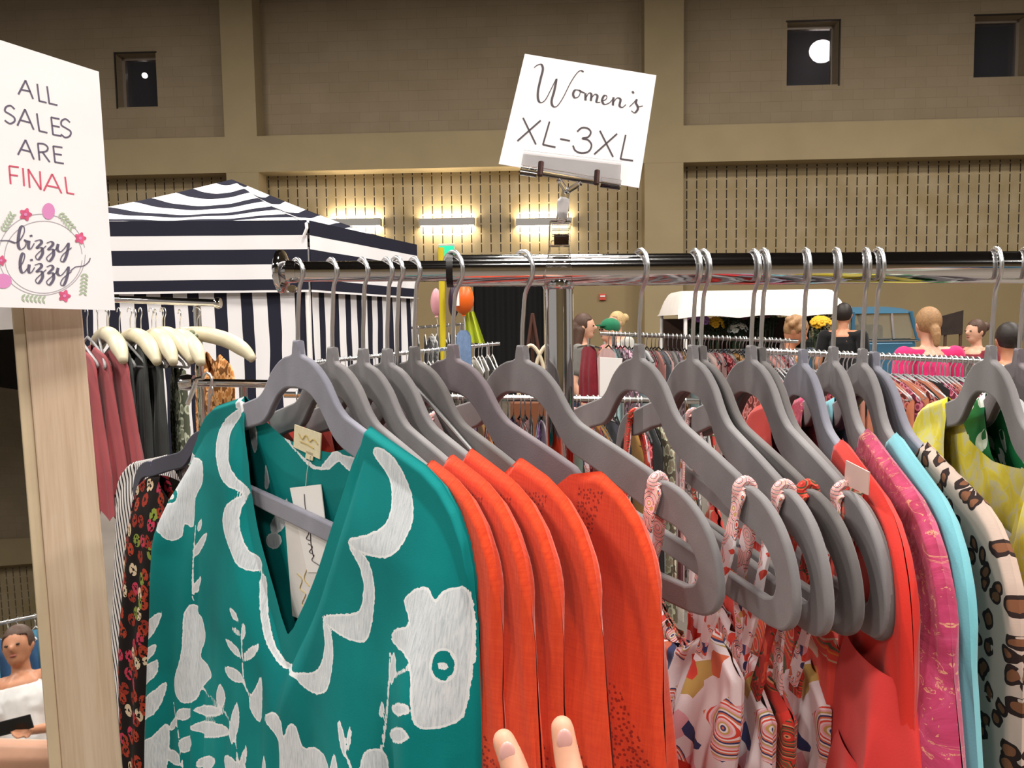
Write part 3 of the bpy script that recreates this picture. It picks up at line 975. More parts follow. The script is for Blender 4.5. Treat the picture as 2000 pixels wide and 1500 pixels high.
M['strap_floral'] = print_mat('floral_strap', 75, ['#c8352c', '#3d4a33', '#d8563e', '#a9302a'], '#b5342c', None, 4, src='Object')
M['strap_coral'] = print_mat('coral_strap', 75, ['#e2584c', '#e2584c', '#d8c2a8', '#5f7359'], '#df5247', None, 3, src='Object')
M['floral_dark'] = print_mat('dark_floral', 40, ['#c8352c', '#3d4a33', '#d8563e', '#5b6b47', '#a9302a', '#2f3a2c', '#d98f6a', '#c43a30'], '#b5342c', None, 4)
M['coral_floral'] = print_mat('coral_floral', 34, ['#e2584c', '#e2584c', '#d8c2a8', '#e2584c', '#5f7359', '#e2584c', '#e98f45', '#e2584c'], '#df5247', None, 3)

def romper(h, mat, label, Tf, Tb, top_v, w, seed, L=.72, strap_mat=None):
    tp = [(0, top_v + .05), (w * .5, top_v + .035), (w * .8, top_v), (w, top_v + .02)]
    W = [(0, w), (top_v + .05, w), (.27, w * .93), (.36, w * 1.1), (.6, w * 1.3), (.75, w * 1.35)]
    root, ob, *_ = garment('printed_romper', h, mat, label, 'romper', W, L, .001, None, None, Tf=Tf, Tb=Tb, top=tp,
                           folds=[(4, .004, top_v - .1, .2 * seed, .2), (9, .003, top_v - .1, .37 * seed, .1), (15, .0015, top_v - .1, .5, .1)], ns=110, nt=110, seed=seed,
                           group='printed strappy rompers')
    for sd_ in (1, -1):
        for (n_, dv, du) in ((-.012, 0, .0), (.010, .004, -.012)):
            pts = [(sd_ * .1555, .004 * (1 if n_ > 0 else -1) * .6, -.0665), (sd_ * .157, n_ * .5, -.077), (sd_ * (.150 + du), n_, -.13), (sd_ * (w * .85), n_ * 1.3, -(top_v + .01))]
            P = crom(pts, 6)
            m = MB()
            v, f = [], []
            for i, p in enumerate(P):
                wd = .0052 + .0012 * math.sin(i * 1.3 + seed)
                v += [(p[0] - wd, p[1] - .0012, p[2]), (p[0] + wd, p[1] - .0012, p[2]), (p[0] + wd, p[1] + .0012, p[2]), (p[0] - wd, p[1] + .0012, p[2])]
                if i:
                    b0, b1 = (i - 1) * 4, i * 4
                    f += [(b0 + k, b0 + (k + 1) % 4, b1 + (k + 1) % 4, b1 + k) for k in range(4)]
            f += [(3, 2, 1, 0), tuple(len(v) - 4 + k for k in range(4))]
            m.add(v, f).build('strap', strap_mat or M['print_plain'], root, False, .0008)
        # loop of the strap over the notch
        MB().tube(crom([(sd_ * .1555, -.004, -.075), (sd_ * .1555, -.0048, -.067), (sd_ * .1555, 0, -.0632), (sd_ * .1555, .0048, -.067), (sd_ * .1555, .004, -.075)], 4), .0032, 8).build('strap', strap_mat or M['print_plain'], root)
    return root
romper(HG[6], M['print'], 'geometric printed romper right behind the last orange blouse', .018, .018, .165, .150, 1)
romper(HG[7], M['print'], 'geometric printed romper with red waistband, frontmost of its kind', .02, .014, .170, .158, 2)
romper(HG[8], M['print'], 'geometric printed romper with red waistband, second of the visible bands', [(0, .010), (.2, .012), (.6, .02)], .003, .20, .150, 3)
romper(HG[9], M['floral_dark'], 'dark red and green floral romper between the printed rompers', .003, .016, .20, .150, 4, strap_mat=M['strap_floral'])
romper(HG[10], M['print'], 'geometric printed romper hanging in front of the coral ruffles', [(0, .008), (.3, .012)], .003, .19, .150, 5)
romper(HG[11], M['coral_floral'], 'coral floral romper behind the last printed romper', .003, .012, .15, .150, 6, strap_mat=M['strap_coral'])

# ---- coral ruffled top
M['coral'] = cloth('coral_crepe', '#cc3735', .75, .06)
M['red'] = cloth('red_satin', '#cf2d22', .6, .08)
WR = [(0, .214), (.13, .217), (.2, .232), (.3, .25), (.5, .27), (.75, .28)]
root, ob, *_ = garment('coral_ruffled_top', HG[12], M['red'], 'coral red ruffled top with flounced sleeve, beside the pink lace', 'top', WR, .70, .10,
                       [(0, .15), (.06, .12), (.1, .056)], [(0, .075), (.1, .056)], Tf=[(0, .006), (.1, .008), (.3, .012)], Tb=[(0, .006), (.3, .010)],
                       folds=[(3, .004, .03, .3, .6), (7, .003, .05, .6, .3), (12, .0015, .1, .2, .2)], creases=[(.3, .08, .004, .03, .3)], seed=31)
# flounce around the near sleeve
def flounce(root, u0, v0, depth, out, waves, amp, name, mat, phase=0.0, th=.02):
    nk, nr = 150, 26
    P = np.zeros((nk, nr, 3))
    for i in range(nk):
        a = -math.pi * .66 + math.pi * 1.32 * i / (nk - 1)           # around the near end
        for j in range(nr):
            q = j / (nr - 1)
            ph = waves * a + phase + .9 * math.sin(1.7 * a + phase) + .6 * q
            wv = amp * q ** .8 * math.sin(ph)
            ru = .04 + out * q ** .7 + wv
            rn = th + out * .3 * q ** .7 + wv * .75
            drop = depth * (1 + .22 * math.sin(2.3 * a + phase)) * q - .006 * q * math.cos(ph)
            tw = .25 * q * math.cos(ph)
            P[i, j] = (u0 + ru * math.cos(a + tw), rn * math.sin(a + tw), -(v0 + drop))
    return MB().grid(P).build(name, mat, root)
flounce(root, .178, .15, .10, .030, 5, .010, 'flounce', M['coral'], .4, .014)
flounce(root, .180, .21, .13, .045, 5, .017, 'flounce', M['coral'], 1.7, .018)
flounce(root, .172, .29, .20, .050, 4.5, .020, 'flounce', M['coral'], 3.0, .02)
slab_on(HG[12], [(1652, 899), (1697, 922), (1694, 967), (1648, 946)], .014, .0007, 'price_tag', plain('pale_tag', '#d9b9b0', .6), root)

# ---- pink lace dress
t = NT('pink_lace')
uv = t.coord('UV'); s = t.sep(uv)
fl = t.noise(t.coord('UV', (1, .8, 1)), 55, 4, .6, 1.5)
gold = t.noise(t.coord('UV', (1.0, 1.6, 1)), 70, 3, .65, 2.5)
base = t.ramp(fl, [(.3, srgb('#98264a')), (.55, srgb('#ad335d')), (.75, srgb('#ba4c72'))])
gm = t.math('MULTIPLY', t.math('GREATER_THAN', gold, .60), t.math('LESS_THAN', gold, .645))
col = t.mix(t.math('MULTIPLY', gm, .8), base, srgb('#d19a72'))
t.bump(t.math('ADD', fl, t.math('MULTIPLY', gm, .8)), .5, .0015)
M['pink_lace'] = t.fin(col, .75, sheen=.2, spec=.3)
root, ob, *_ = garment('pink_lace_dress', HG[13], M['pink_lace'], 'bright pink lace dress with gold thread and bell sleeve', 'dress',
    [(0, .226), (.14, .238), (.2, .258), (.27, .272), (.29, .285), (.45, .32), (.75, .36)], .74, .088, [(0, .14), (.05, .11), (.088, .05)], [(0, .07), (.088, .05)],
    Tf=[(0, .008), (.1, .014), (.2, .022), (.3, .032), (.6, .045)], rip=.006, sleeve=.006, Tb=[(0, .006), (.3, .009)],
    folds=[(4.5, .004, .26, .2, .15), (10, .0035, .27, .55, .1), (17, .0015, .27, .2, .1)], creases=[(.5, .06, .006, .1, .1)], seed=41, ns=150, nt=170)
MB().tube([(.26, -.012, -.272), (.277, 0, -.282), (.26, .008, -.272)], .0014, 6).build('sleeve_seam', M['pink_lace'], root)

# ---- pale blue top
M['pale_blue'] = cloth('pale_blue_knit', '#6fb3bf', .8, .06)
garment('pale_blue_top', HG[14], M['pale_blue'], 'pale blue top between pink lace and leopard print', 'top',
    [(0, .226), (.14, .232), (.2, .25), (.35, .265), (.75, .29)], .74, .09, [(0, .13), (.05, .10), (.09, .05)], [(0, .07), (.09, .05)],
    Tf=[(0, .006), (.1, .008), (.3, .010)], Tb=[(0, .003), (.3, .004)], folds=[(4, .002, .15, .2, .1), (9, .0015, .2, .6, .1)], seed=51)

# ---- leopard top
t = NT('leopard_print')
uv = t.coord('UV')
wob = t.n('ShaderNodeTexNoise'); t.set(wob, 'Vector', uv); wob.inputs['Scale'].default_value = 60
mx = t.n('ShaderNodeVectorMath'); mx.operation = 'MULTIPLY_ADD'
t.set(mx, 0, wob.outputs['Color']); mx.inputs[1].default_value = (.012, .012, 0); t.set(mx, 2, uv)
vd = t.voro(mx.outputs[0], 74)
brk = t.noise(uv, 95, 2)
ringm = t.math('MULTIPLY', t.math('GREATER_THAN', vd, .20), t.math('LESS_THAN', vd, .37))
ringm = t.math('MULTIPLY', ringm, t.math('GREATER_THAN', brk, .36))
core = t.math('LESS_THAN', vd, .23)
col = t.mix(core, srgb('#bfa79b'), srgb('#7a4d35'))
col = t.mix(ringm, col, srgb('#2c1d1b'))
t.bump(t.noise(uv, 900, 1), .1, .0005)
M['leopard'] = t.fin(col, .8, spec=.25)
garment('leopard_top', HG[15], M['leopard'], 'cream leopard print top beside the pale blue top', 'top',
    [(0, .214), (.14, .218), (.2, .23), (.35, .245), (.75, .275)], .74, .10, [(0, .14), (.05, .11), (.10, .055)], [(0, .075), (.10, .055)],
    Tf=[(0, .004), (.3, .005)], Tb=[(0, .010), (.1, .016), (.3, .024)], folds=[(3, .003, .12, .3, .2), (8, .002, .15, .1, .1)], seed=61, ns=120, nt=130)

# ---- yellow and green tops at the right edge
t = NT('yellow_print')
uv = t.coord('UV')
n1 = t.noise(uv, 26, 2, .5, .8)
n2 = t.voro(uv, 45, 'DISTANCE_TO_EDGE', 'Distance')
col = t.ramp(n1, [(.42, srgb('#dccb2a')), (.50, srgb('#e6d846')), (.53, srgb('#d6cf9f')), (.62, srgb('#e3d94e'))])
col = t.mix(t.math('MULTIPLY', t.math('LESS_THAN', n2, .03), .6), col, srgb('#cfcb96'))
t.bump(t.noise(uv, 900, 1), .1, .0005)
M['yellow'] = t.fin(col, .8, spec=.25, sheen=.1)
garment('yellow_blouse', HG[16], M['yellow'], 'lemon yellow patterned top with wide scoop neck near the right edge', 'top',
    [(0, .214), (.14, .218), (.2, .23), (.35, .25), (.75, .28)], .74, .105, [(0, .235), (.03, .215), (.06, .165), (.085, .11), (.105, .056)], [(0, .085), (.06, .08), (.105, .056)],
    Tf=[(0, .008), (.05, .010), (.1, .012), (.3, .016)], Tb=[(0, .006), (.3, .010)], folds=[(2.4, .003, .08, .3, .3), (6, .002, .1, .7, .1)], seed=71, ns=130, nt=130)
t = NT('green_print')
uv = t.coord('UV')
n1 = t.noise(uv, 60, 1, .4, .3)
v1 = t.voro(uv, 34)
col = t.mix(t.math('MULTIPLY', t.math('LESS_THAN', v1, .30), t.math('GREATER_THAN', n1, .42)), srgb('#12713f'), srgb('#dfe6dc'))
M['green'] = t.fin(col, .7, spec=.3)
garment('green_top', HG[17], M['green'], 'green top with white blotches at the right edge', 'top',
    [(0, .214), (.14, .218), (.2, .23), (.35, .25), (.75, .28)], .74, .075, [(0, .10), (.04, .085), (.075, .045)], [(0, .06), (.075, .045)],
    Tf=[(0, .008), (.1, .010), (.3, .012)], Tb=[(0, .01), (.3, .03)], folds=[(3, .003, .08, .3, .3), (8, .002, .1, .7, .1)], seed=81)

# ------------------------------------------------------------------ writing helper
def ribbons(lines, plane, width, name, mat, parent, taper=False, closed=False):
    """flat ink strokes; lines in photograph pixels, laid on a plane (point, normal towards the viewer)"""
    p0, n = plane
    m = MB()
    for l in lines:
        w = width
        if isinstance(l, tuple): l, w = l
        sm = crom(l, 6, closed) if len(l) > 2 and not getattr(l, 'straight', False) else [np.array(q, float) for q in l]
        P = [hit(q[0], q[1], p0, n) for q in sm]
        if closed: P.append(P[0])
        v, f = [], []
        for i, p in enumerate(P):
            tg_ = (P[min(i + 1, len(P) - 1)] - P[max(i - 1, 0)]).normalized()
            sd_ = n.cross(tg_).normalized()
            k = w * .5
            if taper:
                down = max(0.0, -tg_.z)
                k *= .45 + .85 * down
            v += [p + sd_ * k, p - sd_ * k]
            if i: f.append((2 * i - 2, 2 * i - 1, 2 * i + 1, 2 * i))
        m.add(v, f)
    return m.build(name, mat, parent, False)
class SL(list): straight = True
def blob_poly(pts, plane, name, mat, parent):
    p0, n = plane
    P = [hit(x, y, p0, n) for (x, y) in pts]
    return MB().add(P, [tuple(range(len(P)))]).build(name, mat, parent, False)

# ------------------------------------------------------------------ size card and its clear clip
card = thing('size_card', 'white square card reading Women\'s XL-3XL above the rail', 'sign', (0, 0, 0))
TL, TR, BR, BL = at(1025, 105, .617), at(1282, 147, .617), at(1248, 367, .588), at(974, 320, .588)
n_c = (BR - BL).cross(TL - BL).normalized()
if n_c.y > 0: n_c = -n_c
TRp = hit(1282, 147, BL, n_c)
MB().quadbox(BL, BR, TRp, TL, .0006).build('card', M['paper'], card, False)
pl = (BL + n_c * .0003, n_c)
def Z8(pts): return SL((950 + x / 3, 80 + y / 3) for (x, y) in pts)
def Z8c(pts): return [(950 + x / 3, 80 + y / 3) for (x, y) in pts]
ribbons([Z8c(q) for q in (
    [(280, 155), (300, 140), (322, 137), (331, 165), (318, 220), (303, 290), (303, 340), (318, 360), (345, 345), (375, 290), (400, 240), (410, 225), (398, 290), (382, 350), (390, 381), (415, 380), (450, 330), (490, 250), (525, 195), (550, 173), (570, 180)],
    [(545, 288), (520, 287), (508, 310), (518, 332), (540, 325), (550, 300), (542, 288), (560, 298), (575, 303)],
    [(580, 305), (581, 347)], [(581, 335), (600, 305), (615, 312), (612, 350)], [(614, 335), (635, 312), (651, 322), (645, 356), (668, 358)],
    [(672, 352), (700, 342), (706, 324), (692, 318), (678, 345), (690, 370), (720, 362), (742, 338)],
    [(745, 330), (741, 376)], [(742, 362), (765, 334), (786, 342), (780, 378), (797, 388), (818, 372)], [(855, 294), (863, 306)],
    [(838, 385), (862, 362), (880, 342), (876, 362), (886, 382), (886, 402), (868, 420), (849, 408)], [(884, 386), (917, 380)])], pl, .0014, 'lettering', M['ink'], card, taper=True)
ribbons([Z8(q) for q in ([(215, 450), (290, 605)], [(318, 465), (182, 585)], [(370, 472), (331, 607)], [(330, 606), (405, 622)], [(432, 573), (490, 584)],
                         [(665, 525), (742, 678)], [(766, 543), (632, 663)], [(816, 550), (786, 691)], [(784, 690), (860, 701)])] +
        [Z8c([(532, 530), (560, 508), (595, 512), (612, 535), (596, 562), (562, 570), (597, 580), (616, 610), (600, 645), (560, 656), (522, 642), (507, 612)])], pl, .00125, 'lettering', M['ink'], card)

clip = thing('sign_clip', 'clear plastic clip gripping the rail and holding the size card', 'clip', (0, 0, 0))
def clipq(pts, Y, th, name, mat=None):
    P = [at(x, y, Y) for (x, y) in pts]
    n = Vector((0, 1, 0)) * th
    v = P + [p + n for p in P]
    k = len(P)
    return MB().add(v, [tuple(range(k)), tuple(reversed(range(k, 2 * k)))] + [(i, i + k, (i + 1) % k + k, (i + 1) % k) for i in range(k)]).build(name, mat or M['clear'], clip, False, .0006)
YC = .581
clipq([(1072, 478), (1113, 478), (1119, 558), (1062, 558)], RY - .019, .0035, 'clamp_jaw')
clipq([(1074, 430), (1116, 430), (1114, 480), (1072, 480)], RY - .012, .012, 'clamp_body')
clipq([(1076, 470), (1112, 470), (1117, 545), (1066, 545)], RY + .0145, .003, 'clamp_jaw')
for yy in (438, 449, 460):
    MB().tube([at(1078, yy, RY - .0135), at(1112, yy, RY - .0135)], .0009, 6).build('rib', M['clear'], clip)
MB().box(at(1096, 468, RY - .008), (.011, .004, .008)).build('spring', plain('spring_brown', '#3a2519', .4, .6), clip, False)
for xx in (1083, 1103):
    MB().sphere(at(xx, 512, RY - .0195), .0012, 8, 6).build('rivet', M['chrome'], clip)
ball = at(1099, 405, RY - .004)
MB().capsule(at(1100, 396, RY - .004), at(1098, 418, RY - .004), .0048, .0042).build('ball_joint', plain('milky_plastic', '#efecef', .35), clip)
MB().tube([at(1098, 418, RY - .004), at(1096, 432, RY - .006)], .0042, 12).build('stem', M['clear'], clip)
MB().tube([at(1102, 392, RY - .004), at(1106, 372, RY - .008)], .0034, 12).build('stem', M['clear'], clip)
MB().tube([at(1107, 374, RY - .012), at(1092, 352, YC - .004)], .0021, 10).tube([at(1107, 374, RY - .012), at(1133, 358, YC - .004)], .0021, 10).build('fork', M['clear'], clip)
off = n_c * .0022
gq = [(1016, 330), (1210, 360), (1213, 318), (1023, 296)]
G0 = [hit(x, y, BL, n_c) + n_c * .0012 for (x, y) in gq]
MB().quadbox(G0[0], G0[1], G0[2], G0[3], -.0012).build('grip_front', M['clear'], clip, False, .0003)
G1 = [hit(x, y, BL, n_c) - n_c * .0012 for (x, y) in gq]
MB().quadbox(G1[0], G1[1], G1[2], G1[3], .0012).build('grip_back', M['clear'], clip, False, .0003)
for (x0, x1) in ((1016, 1048), (1172, 1210)):
    a_ = hit(x0, 336 + (x0 - 1016) * .152, BL, n_c) + n_c * .003; b_ = hit(x1, 336 + (x1 - 1016) * .152, BL, n_c) + n_c * .003
    MB().tube([a_, b_], .0038, 12).build('hinge', M['clear'], clip)
a_ = hit(1060, 340, BL, n_c) + n_c * .003; b_ = hit(1160, 357, BL, n_c) + n_c * .003
MB().tube([a_, b_], .0030, 12).build('hinge', M['clear'], clip)
for x0 in (1056, 1165):
    y0 = 334 + (x0 - 1056) * .152
    MB().tube([hit(x0, y0 - 12, BL, n_c) + n_c * .004, hit(x0 - 2, y0 + 14, BL, n_c) + n_c * .004], .0021, 8).build('spring', plain('spring_bronze', '#3b2420', .3, .7), clip)

# ------------------------------------------------------------------ leaning mirror with oak frame
t = NT('pale_oak')
o = t.coord('Object', (26, 1.4, 26))
g1 = t.noise(o, 2.2, 5, .6, .6)
g2 = t.noise(t.coord('Object', (120, 3, 120)), 3.0, 3, .6)
col = t.ramp(t.math('ADD', t.math('MULTIPLY', g1, .7), t.math('MULTIPLY', g2, .3)), [(.3, srgb('#a68b72')), (.5, srgb('#b9a089')), (.72, srgb('#c6b19b'))])
t.bump(g2, .15, .0006)
M['oak'] = t.fin(col, .55, spec=.3)
M['oak_edge'] = plain('oak_edge', '#b7a286', .5, grain=.05, gscale=30)
t = NT('mirror_silver')
M['mirror'] = t.fin((.86, .87, .86, 1), .01, 1.0)
yw, tl = math.radians(36), math.radians(11)
MN = Vector((math.sin(yw) * math.cos(tl), -math.cos(yw) * math.cos(tl), math.sin(tl)))
MP = at(160, 605, .862)
MQ = hit(240, 1500, MP, MN)
EH = (MP - MQ).normalized()
EW = EH.cross(MN).normalized()
if EW.x < 0: EW = -EW
ml = Matrix((EW, EH, MN)).transposed().to_4x4()
foot = MP - EH * (MP.z / EH.z)
ml.translation = foot
mirror = thing('floor_mirror', 'leaning floor mirror with pale oak frame at the left edge', 'mirror')
mirror.matrix_world = ml
def mloc(px, py):
    return ml.inverted() @ hit(px, py, MP, MN)
w_face = -(mloc(50, 620).x + mloc(119, 1480).x) / 2
lip = -(mloc(24, 620).x + mloc(97, 1480).x) / 2 - w_face
H_ = mloc(160, 605).y + .21
WM = .52
MB().box((-w_face / 2, H_ / 2, -.012), (w_face, H_, .024)).build('stile', M['oak'], mirror, False, .0015)
MB().box((-WM + w_face / 2, H_ / 2, -.012), (w_face, H_, .024)).build('stile', M['oak'], mirror, False, .0015)
MB().box((-WM / 2, H_ - w_face / 2, -.012), (WM - 2 * w_face, w_face, .024)).build('top_rail', M['oak'], mirror, False, .0015)
MB().box((-WM / 2, w_face / 2, -.012), (WM - 2 * w_face, w_face, .024)).build('bottom_rail', M['oak'], mirror, False, .0015)
MB().box((-w_face - lip / 2, H_ / 2, -.010), (lip, H_ - 2 * w_face, .012)).build('inner_lip', M['oak_edge'], mirror, False, .001)
MB().box((-WM + w_face + lip / 2, H_ / 2, -.010), (lip, H_ - 2 * w_face, .012)).build('inner_lip', M['oak_edge'], mirror, False, .001)
MB().box((-WM / 2, H_ / 2, -.012), (WM - 2 * w_face, H_ - 2 * w_face, .006)).build('mirror_glass', M['mirror'], mirror, False)
MB().tube([(-.1, H_ * .8, -.03), (-.1, .02, -.5)], .012, 10).tube([(-WM + .1, H_ * .8, -.03), (-WM + .1, .02, -.5)], .012, 10).build('easel_leg', M['oak_edge'], mirror)
def reflect(p): return p - MN * (2 * (p - MP).dot(MN))

# ------------------------------------------------------------------ sale sign
sign = thing('sale_sign', 'white paper sign reading ALL SALES ARE FINAL with flower wreath logo', 'sign')
sTR, sBR, s0 = at(193, 140, .872), at(225, 606, .852), at(0, 600, .775)
n_s = (sBR - s0).cross(sTR - sBR).normalized()
if n_s.y > 0: n_s = -n_s
ew = (s0 - sBR)
sBL = sBR + ew * 1.32
sTL0 = hit(0, 78, sBR, n_s)
sTL = sTR + (sTL0 - sTR) * 1.32
MB().quadbox(sBL, sBR, sTR, sTL, .0008).build('sheet', M['paper'], sign, False)
MB().tube([sBR * .3 + sTR * .2 + sBL * .5 - n_s * .006, (sBR * .3 + sTR * .2 + sBL * .5) + Vector((-.012, .03, 0))], .006, 8).build('mounting_tab', M['oak_edge'], sign)
ps = (sBR + n_s * .0003, n_s)
ps2 = (sBR + n_s * .0005, n_s)
ps3 = (sBR + n_s * .0007, n_s)
def Z1s(pts): return SL((x * .4, 50 + y * .4) for (x, y) in pts)
def Z1c(pts): return [(x * .4, 50 + y * .4) for (x, y) in pts]
S1 = [(72, 408), (52, 391), (30, 397), (25, 417), (48, 432), (70, 449), (70, 468), (48, 478), (23, 462)]
S2 = [(342, 472), (322, 456), (302, 464), (300, 485), (322, 500), (345, 516), (342, 537), (320, 546), (297, 530)]
ribbons([Z1s(q) for q in ([(90, 335), (125, 267)], [(125, 267), (162, 358)], [(104, 312), (150, 322)], [(182, 284), (192, 368)], [(190, 367), (228, 376)], [(230, 296), (241, 380)], [(239, 379), (281, 388)],
        [(85, 488), (122, 408)], [(122, 408), (165, 508)], [(100, 461), (150, 474)], [(180, 428), (192, 514)], [(190, 513), (232, 523)], [(250, 447), (259, 532)], [(249, 447), (291, 456)], [(254, 487), (292, 495)], [(257, 531), (300, 539)],
        [(88, 630), (125, 557)], [(125, 557), (166, 653)], [(105, 604), (150, 616)], [(185, 574), (193, 657)], [(208, 618), (243, 666)], [(260, 588), (269, 667)], [(259, 588), (305, 595)], [(264, 625), (302, 631)], [(267, 666), (312, 673)])] +
        [Z1c(S1), Z1c(S2), Z1c([(184, 575), (215, 578), (233, 594), (226, 613), (190, 618)])], ps, .00165, 'lettering', M['ink_blue'], sign)
ribbons([Z1s(q) for q in ([(45, 685), (52, 773)], [(44, 685), (92, 691)], [(48, 728), (88, 733)], [(112, 695), (118, 783)], [(145, 791), (138, 700)], [(138, 700), (200, 801)], [(200, 801), (195, 711)],
        [(214, 806), (255, 724)], [(255, 724), (301, 819)], [(232, 781), (285, 792)], [(318, 738), (328, 817)], [(326, 816), (363, 823)])], ps, .00165, 'lettering', M['ink_red'], sign)
def word(dx, dy): return [[(x + dx, y + dy) for (x, y) in q] for q in (
    [(170, 1053), (195, 1046), (203, 1060), (180, 1086), (203, 1084), (208, 1112), (188, 1142), (174, 1126), (200, 1098), (226, 1075)],
    [(228, 1062), (250, 1054), (259, 1068), (236, 1094), (258, 1092), (262, 1120), (242, 1150), (228, 1134), (256, 1106), (282, 1082)],
    [(284, 1066), (280, 1092), (296, 1104), (316, 1086), (334, 1062), (328, 1110), (312, 1150), (296, 1146), (308, 1118), (350, 1084)])]
wl_ = [[(70, 1062), (95, 1050), (118, 1010), (116, 980), (101, 985), (92, 1020), (89, 1070), (100, 1092), (120, 1082), (128, 1060), (118, 1046), (138, 1056)], [(142, 1050), (139, 1080), (150, 1090), (168, 1062)]] + word(0, 0)
wl_ += [[(92, 1185), (112, 1155), (121, 1120), (110, 1112), (99, 1150), (102, 1195), (116, 1206), (138, 1180)], [(143, 1166), (140, 1198), (152, 1206), (170, 1180)]] + word(0, 116)
wl_ += [[(344, 1198), (370, 1178), (410, 1172), (434, 1152), (441, 1134)], [(0, 1050), (40, 1050), (72, 1060)]]
ribbons([Z1c(q) for q in wl_] + [Z1c([(150, 1022), (154, 1030)]), Z1c([(152, 1140), (156, 1148)])], ps2, .0021, 'logo_script', M['ink_blue'], sign, taper=True)
def ring(cx, cy, rx, ry, a0=0, a1=360, k=28): return [(cx + rx * math.cos(math.radians(a)), cy + ry * math.sin(math.radians(a))) for a in np.linspace(a0, a1, k)]
ribbons([Z1c(ring(205, 1118, 212, 198, 0, 350)), Z1c(ring(212, 1130, 190, 176, 5, 355))], ps, .0006, 'wreath_ring', M['ring_print'], sign)
for (cx, cy, r_) in ((125, 922, 27), (392, 1038, 25), (315, 1320, 26), (6, 1147, 22)):
    fl = blob_poly(Z1c([(cx + r_ * (1 + .22 * math.cos(5 * a)) * math.cos(a), cy + r_ * (1 + .22 * math.cos(5 * a)) * math.sin(a)) for a in np.linspace(0, 2 * math.pi, 30, endpoint=False)]), ps2, 'printed_flower', M['rose_print'], sign)
    blob_poly(Z1c(ring(cx, cy, r_ * .3, r_ * .3, 0, 330, 10)), ps3, 'flower_eye', M['pink_print'], fl)
for (cx, cy, rx, ry) in ((237, 906, 31, 40), (15, 1247, 42, 36)):
    blob_poly(Z1c(ring(cx, cy, rx, ry, 0, 345, 20)), ps2, 'printed_tulip', M['pink_print'], sign)
for (cx, cy, ang, ln) in ((35, 965, -60, 85), (320, 950, 50, 85), (410, 1255, 95, 90), (155, 1332, 5, 100)):
    sp = []
    ca, sa = math.cos(math.radians(ang)), math.sin(math.radians(ang))
    m = MB()
    for i in range(6):
        q = (i / 5 - .5) * ln
        for sgn in (-1, 1):
            x0, y0 = cx + q * ca, cy + q * sa
            b_ = math.radians(ang + sgn * 48)
            lp = leaf_poly(x0, y0, x0 + 26 * math.cos(b_), y0 + 26 * math.sin(b_), 5)
            P = [hit(x, y, *ps2) for (x, y) in Z1c(lp)]
            m.add(P, [tuple(range(len(P)))])
    m.build('printed_leaf_spray', M['leaf_print'], sign, False)

# ------------------------------------------------------------------ striped canopy tent
NAVY, WHT = '#20202f', '#e8e5e8'
def stripe_mat(name, axis, stops=None, period=None, frac=.5, wob=0.0):
    t = NT(name)
    s = t.sep(t.coord('UV'))
    x = s[axis]
    if wob:
        x = t.math('ADD', x, t.math('MULTIPLY', t.math('SUBTRACT', t.noise(t.coord('UV', (2, 1.2, 1)), 1.5, 1), .5), wob))
    if stops is None:
        msk = t.math('LESS_THAN', t.math('FRACT', t.math('DIVIDE', x, period)), frac)
        col = t.mix(msk, srgb(WHT), srgb(NAVY))
    else:
        col = t.ramp(x, [(p, srgb(c)) for p, c in stops], 'CONSTANT')
    return t.fin(col, .75, spec=.25)
M['tent_roof'] = stripe_mat('tent_roof_stripe', 1, None, .185, .42)
M['tent_val'] = stripe_mat('tent_valance_stripe', 1, [(0, NAVY), (.13, WHT), (.255, NAVY), (.39, WHT), (.52, NAVY), (.62, WHT)])
M['tent_wall'] = stripe_mat('tent_wall_stripe', 0, None, .236, .46, .05)
def uvgrid(P, UVs, name, mat, parent, smooth=True):
    n, m = P.shape[:2]
    me = bpy.data.meshes.new(name)
    f = [(i * m + j, i * m + j + 1, (i + 1) * m + j + 1, (i + 1) * m + j) for i in range(n - 1) for j in range(m - 1)]
    me.from_pydata(P.reshape(-1, 3).tolist(), [], f)
    ul = me.uv_layers.new(name='UVMap')
    li = np.empty(len(me.loops), dtype=np.int32)
    me.loops.foreach_get('vertex_index', li)
    ul.data.foreach_set('uv', UVs.reshape(-1, 2)[li].astype(np.float32).ravel())
    if smooth: me.polygons.foreach_set('use_smooth', [True] * len(me.polygons))
    me.materials.append(mat)
    return link(name, me, parent)
tent = thing('canopy_tent', 'navy and white striped canopy tent with striped side curtains', 'tent')
tC = at(600, 437, 7.0)
d1 = Vector((.70, 2.2, 0)).normalized(); d2 = Vector((-1, -.06, 0)).normalized()
tB, tA = tC + d1 * 2.31, tC + d2 * 2.75
tD = tA + d1 * 2.31
apex = (tA + tB) / 2
apex.z = at(470, 350, apex.y).z
def roof_face(a, b):
    n, m = 25, 21
    P = np.zeros((n, m, 3)); UVs = np.zeros((n, m, 2))
    for i in range(n):
        s_ = i / (n - 1)
        e_ = a.lerp(b, s_)
        for j in range(m):
            r = j / (m - 1)
            p = e_.lerp(apex, r)
            z = a.z + (apex.z - a.z) * r
            z -= .10 * math.sin(math.pi * r) * (.35 + .65 * math.sin(math.pi * s_))
            P[i, j] = (p.x, p.y, z + .006 * math.sin(s_ * 23) * (1 - r))
            UVs[i, j] = (s_, r + .035 * math.sin(math.pi * s_) * math.sin(math.pi * r))
    uvgrid(P, UVs, 'roof_panel', M['tent_roof'], tent)
for a_, b_ in ((tA, tC), (tC, tB), (tB, tD), (tD, tA)): roof_face(a_, b_)
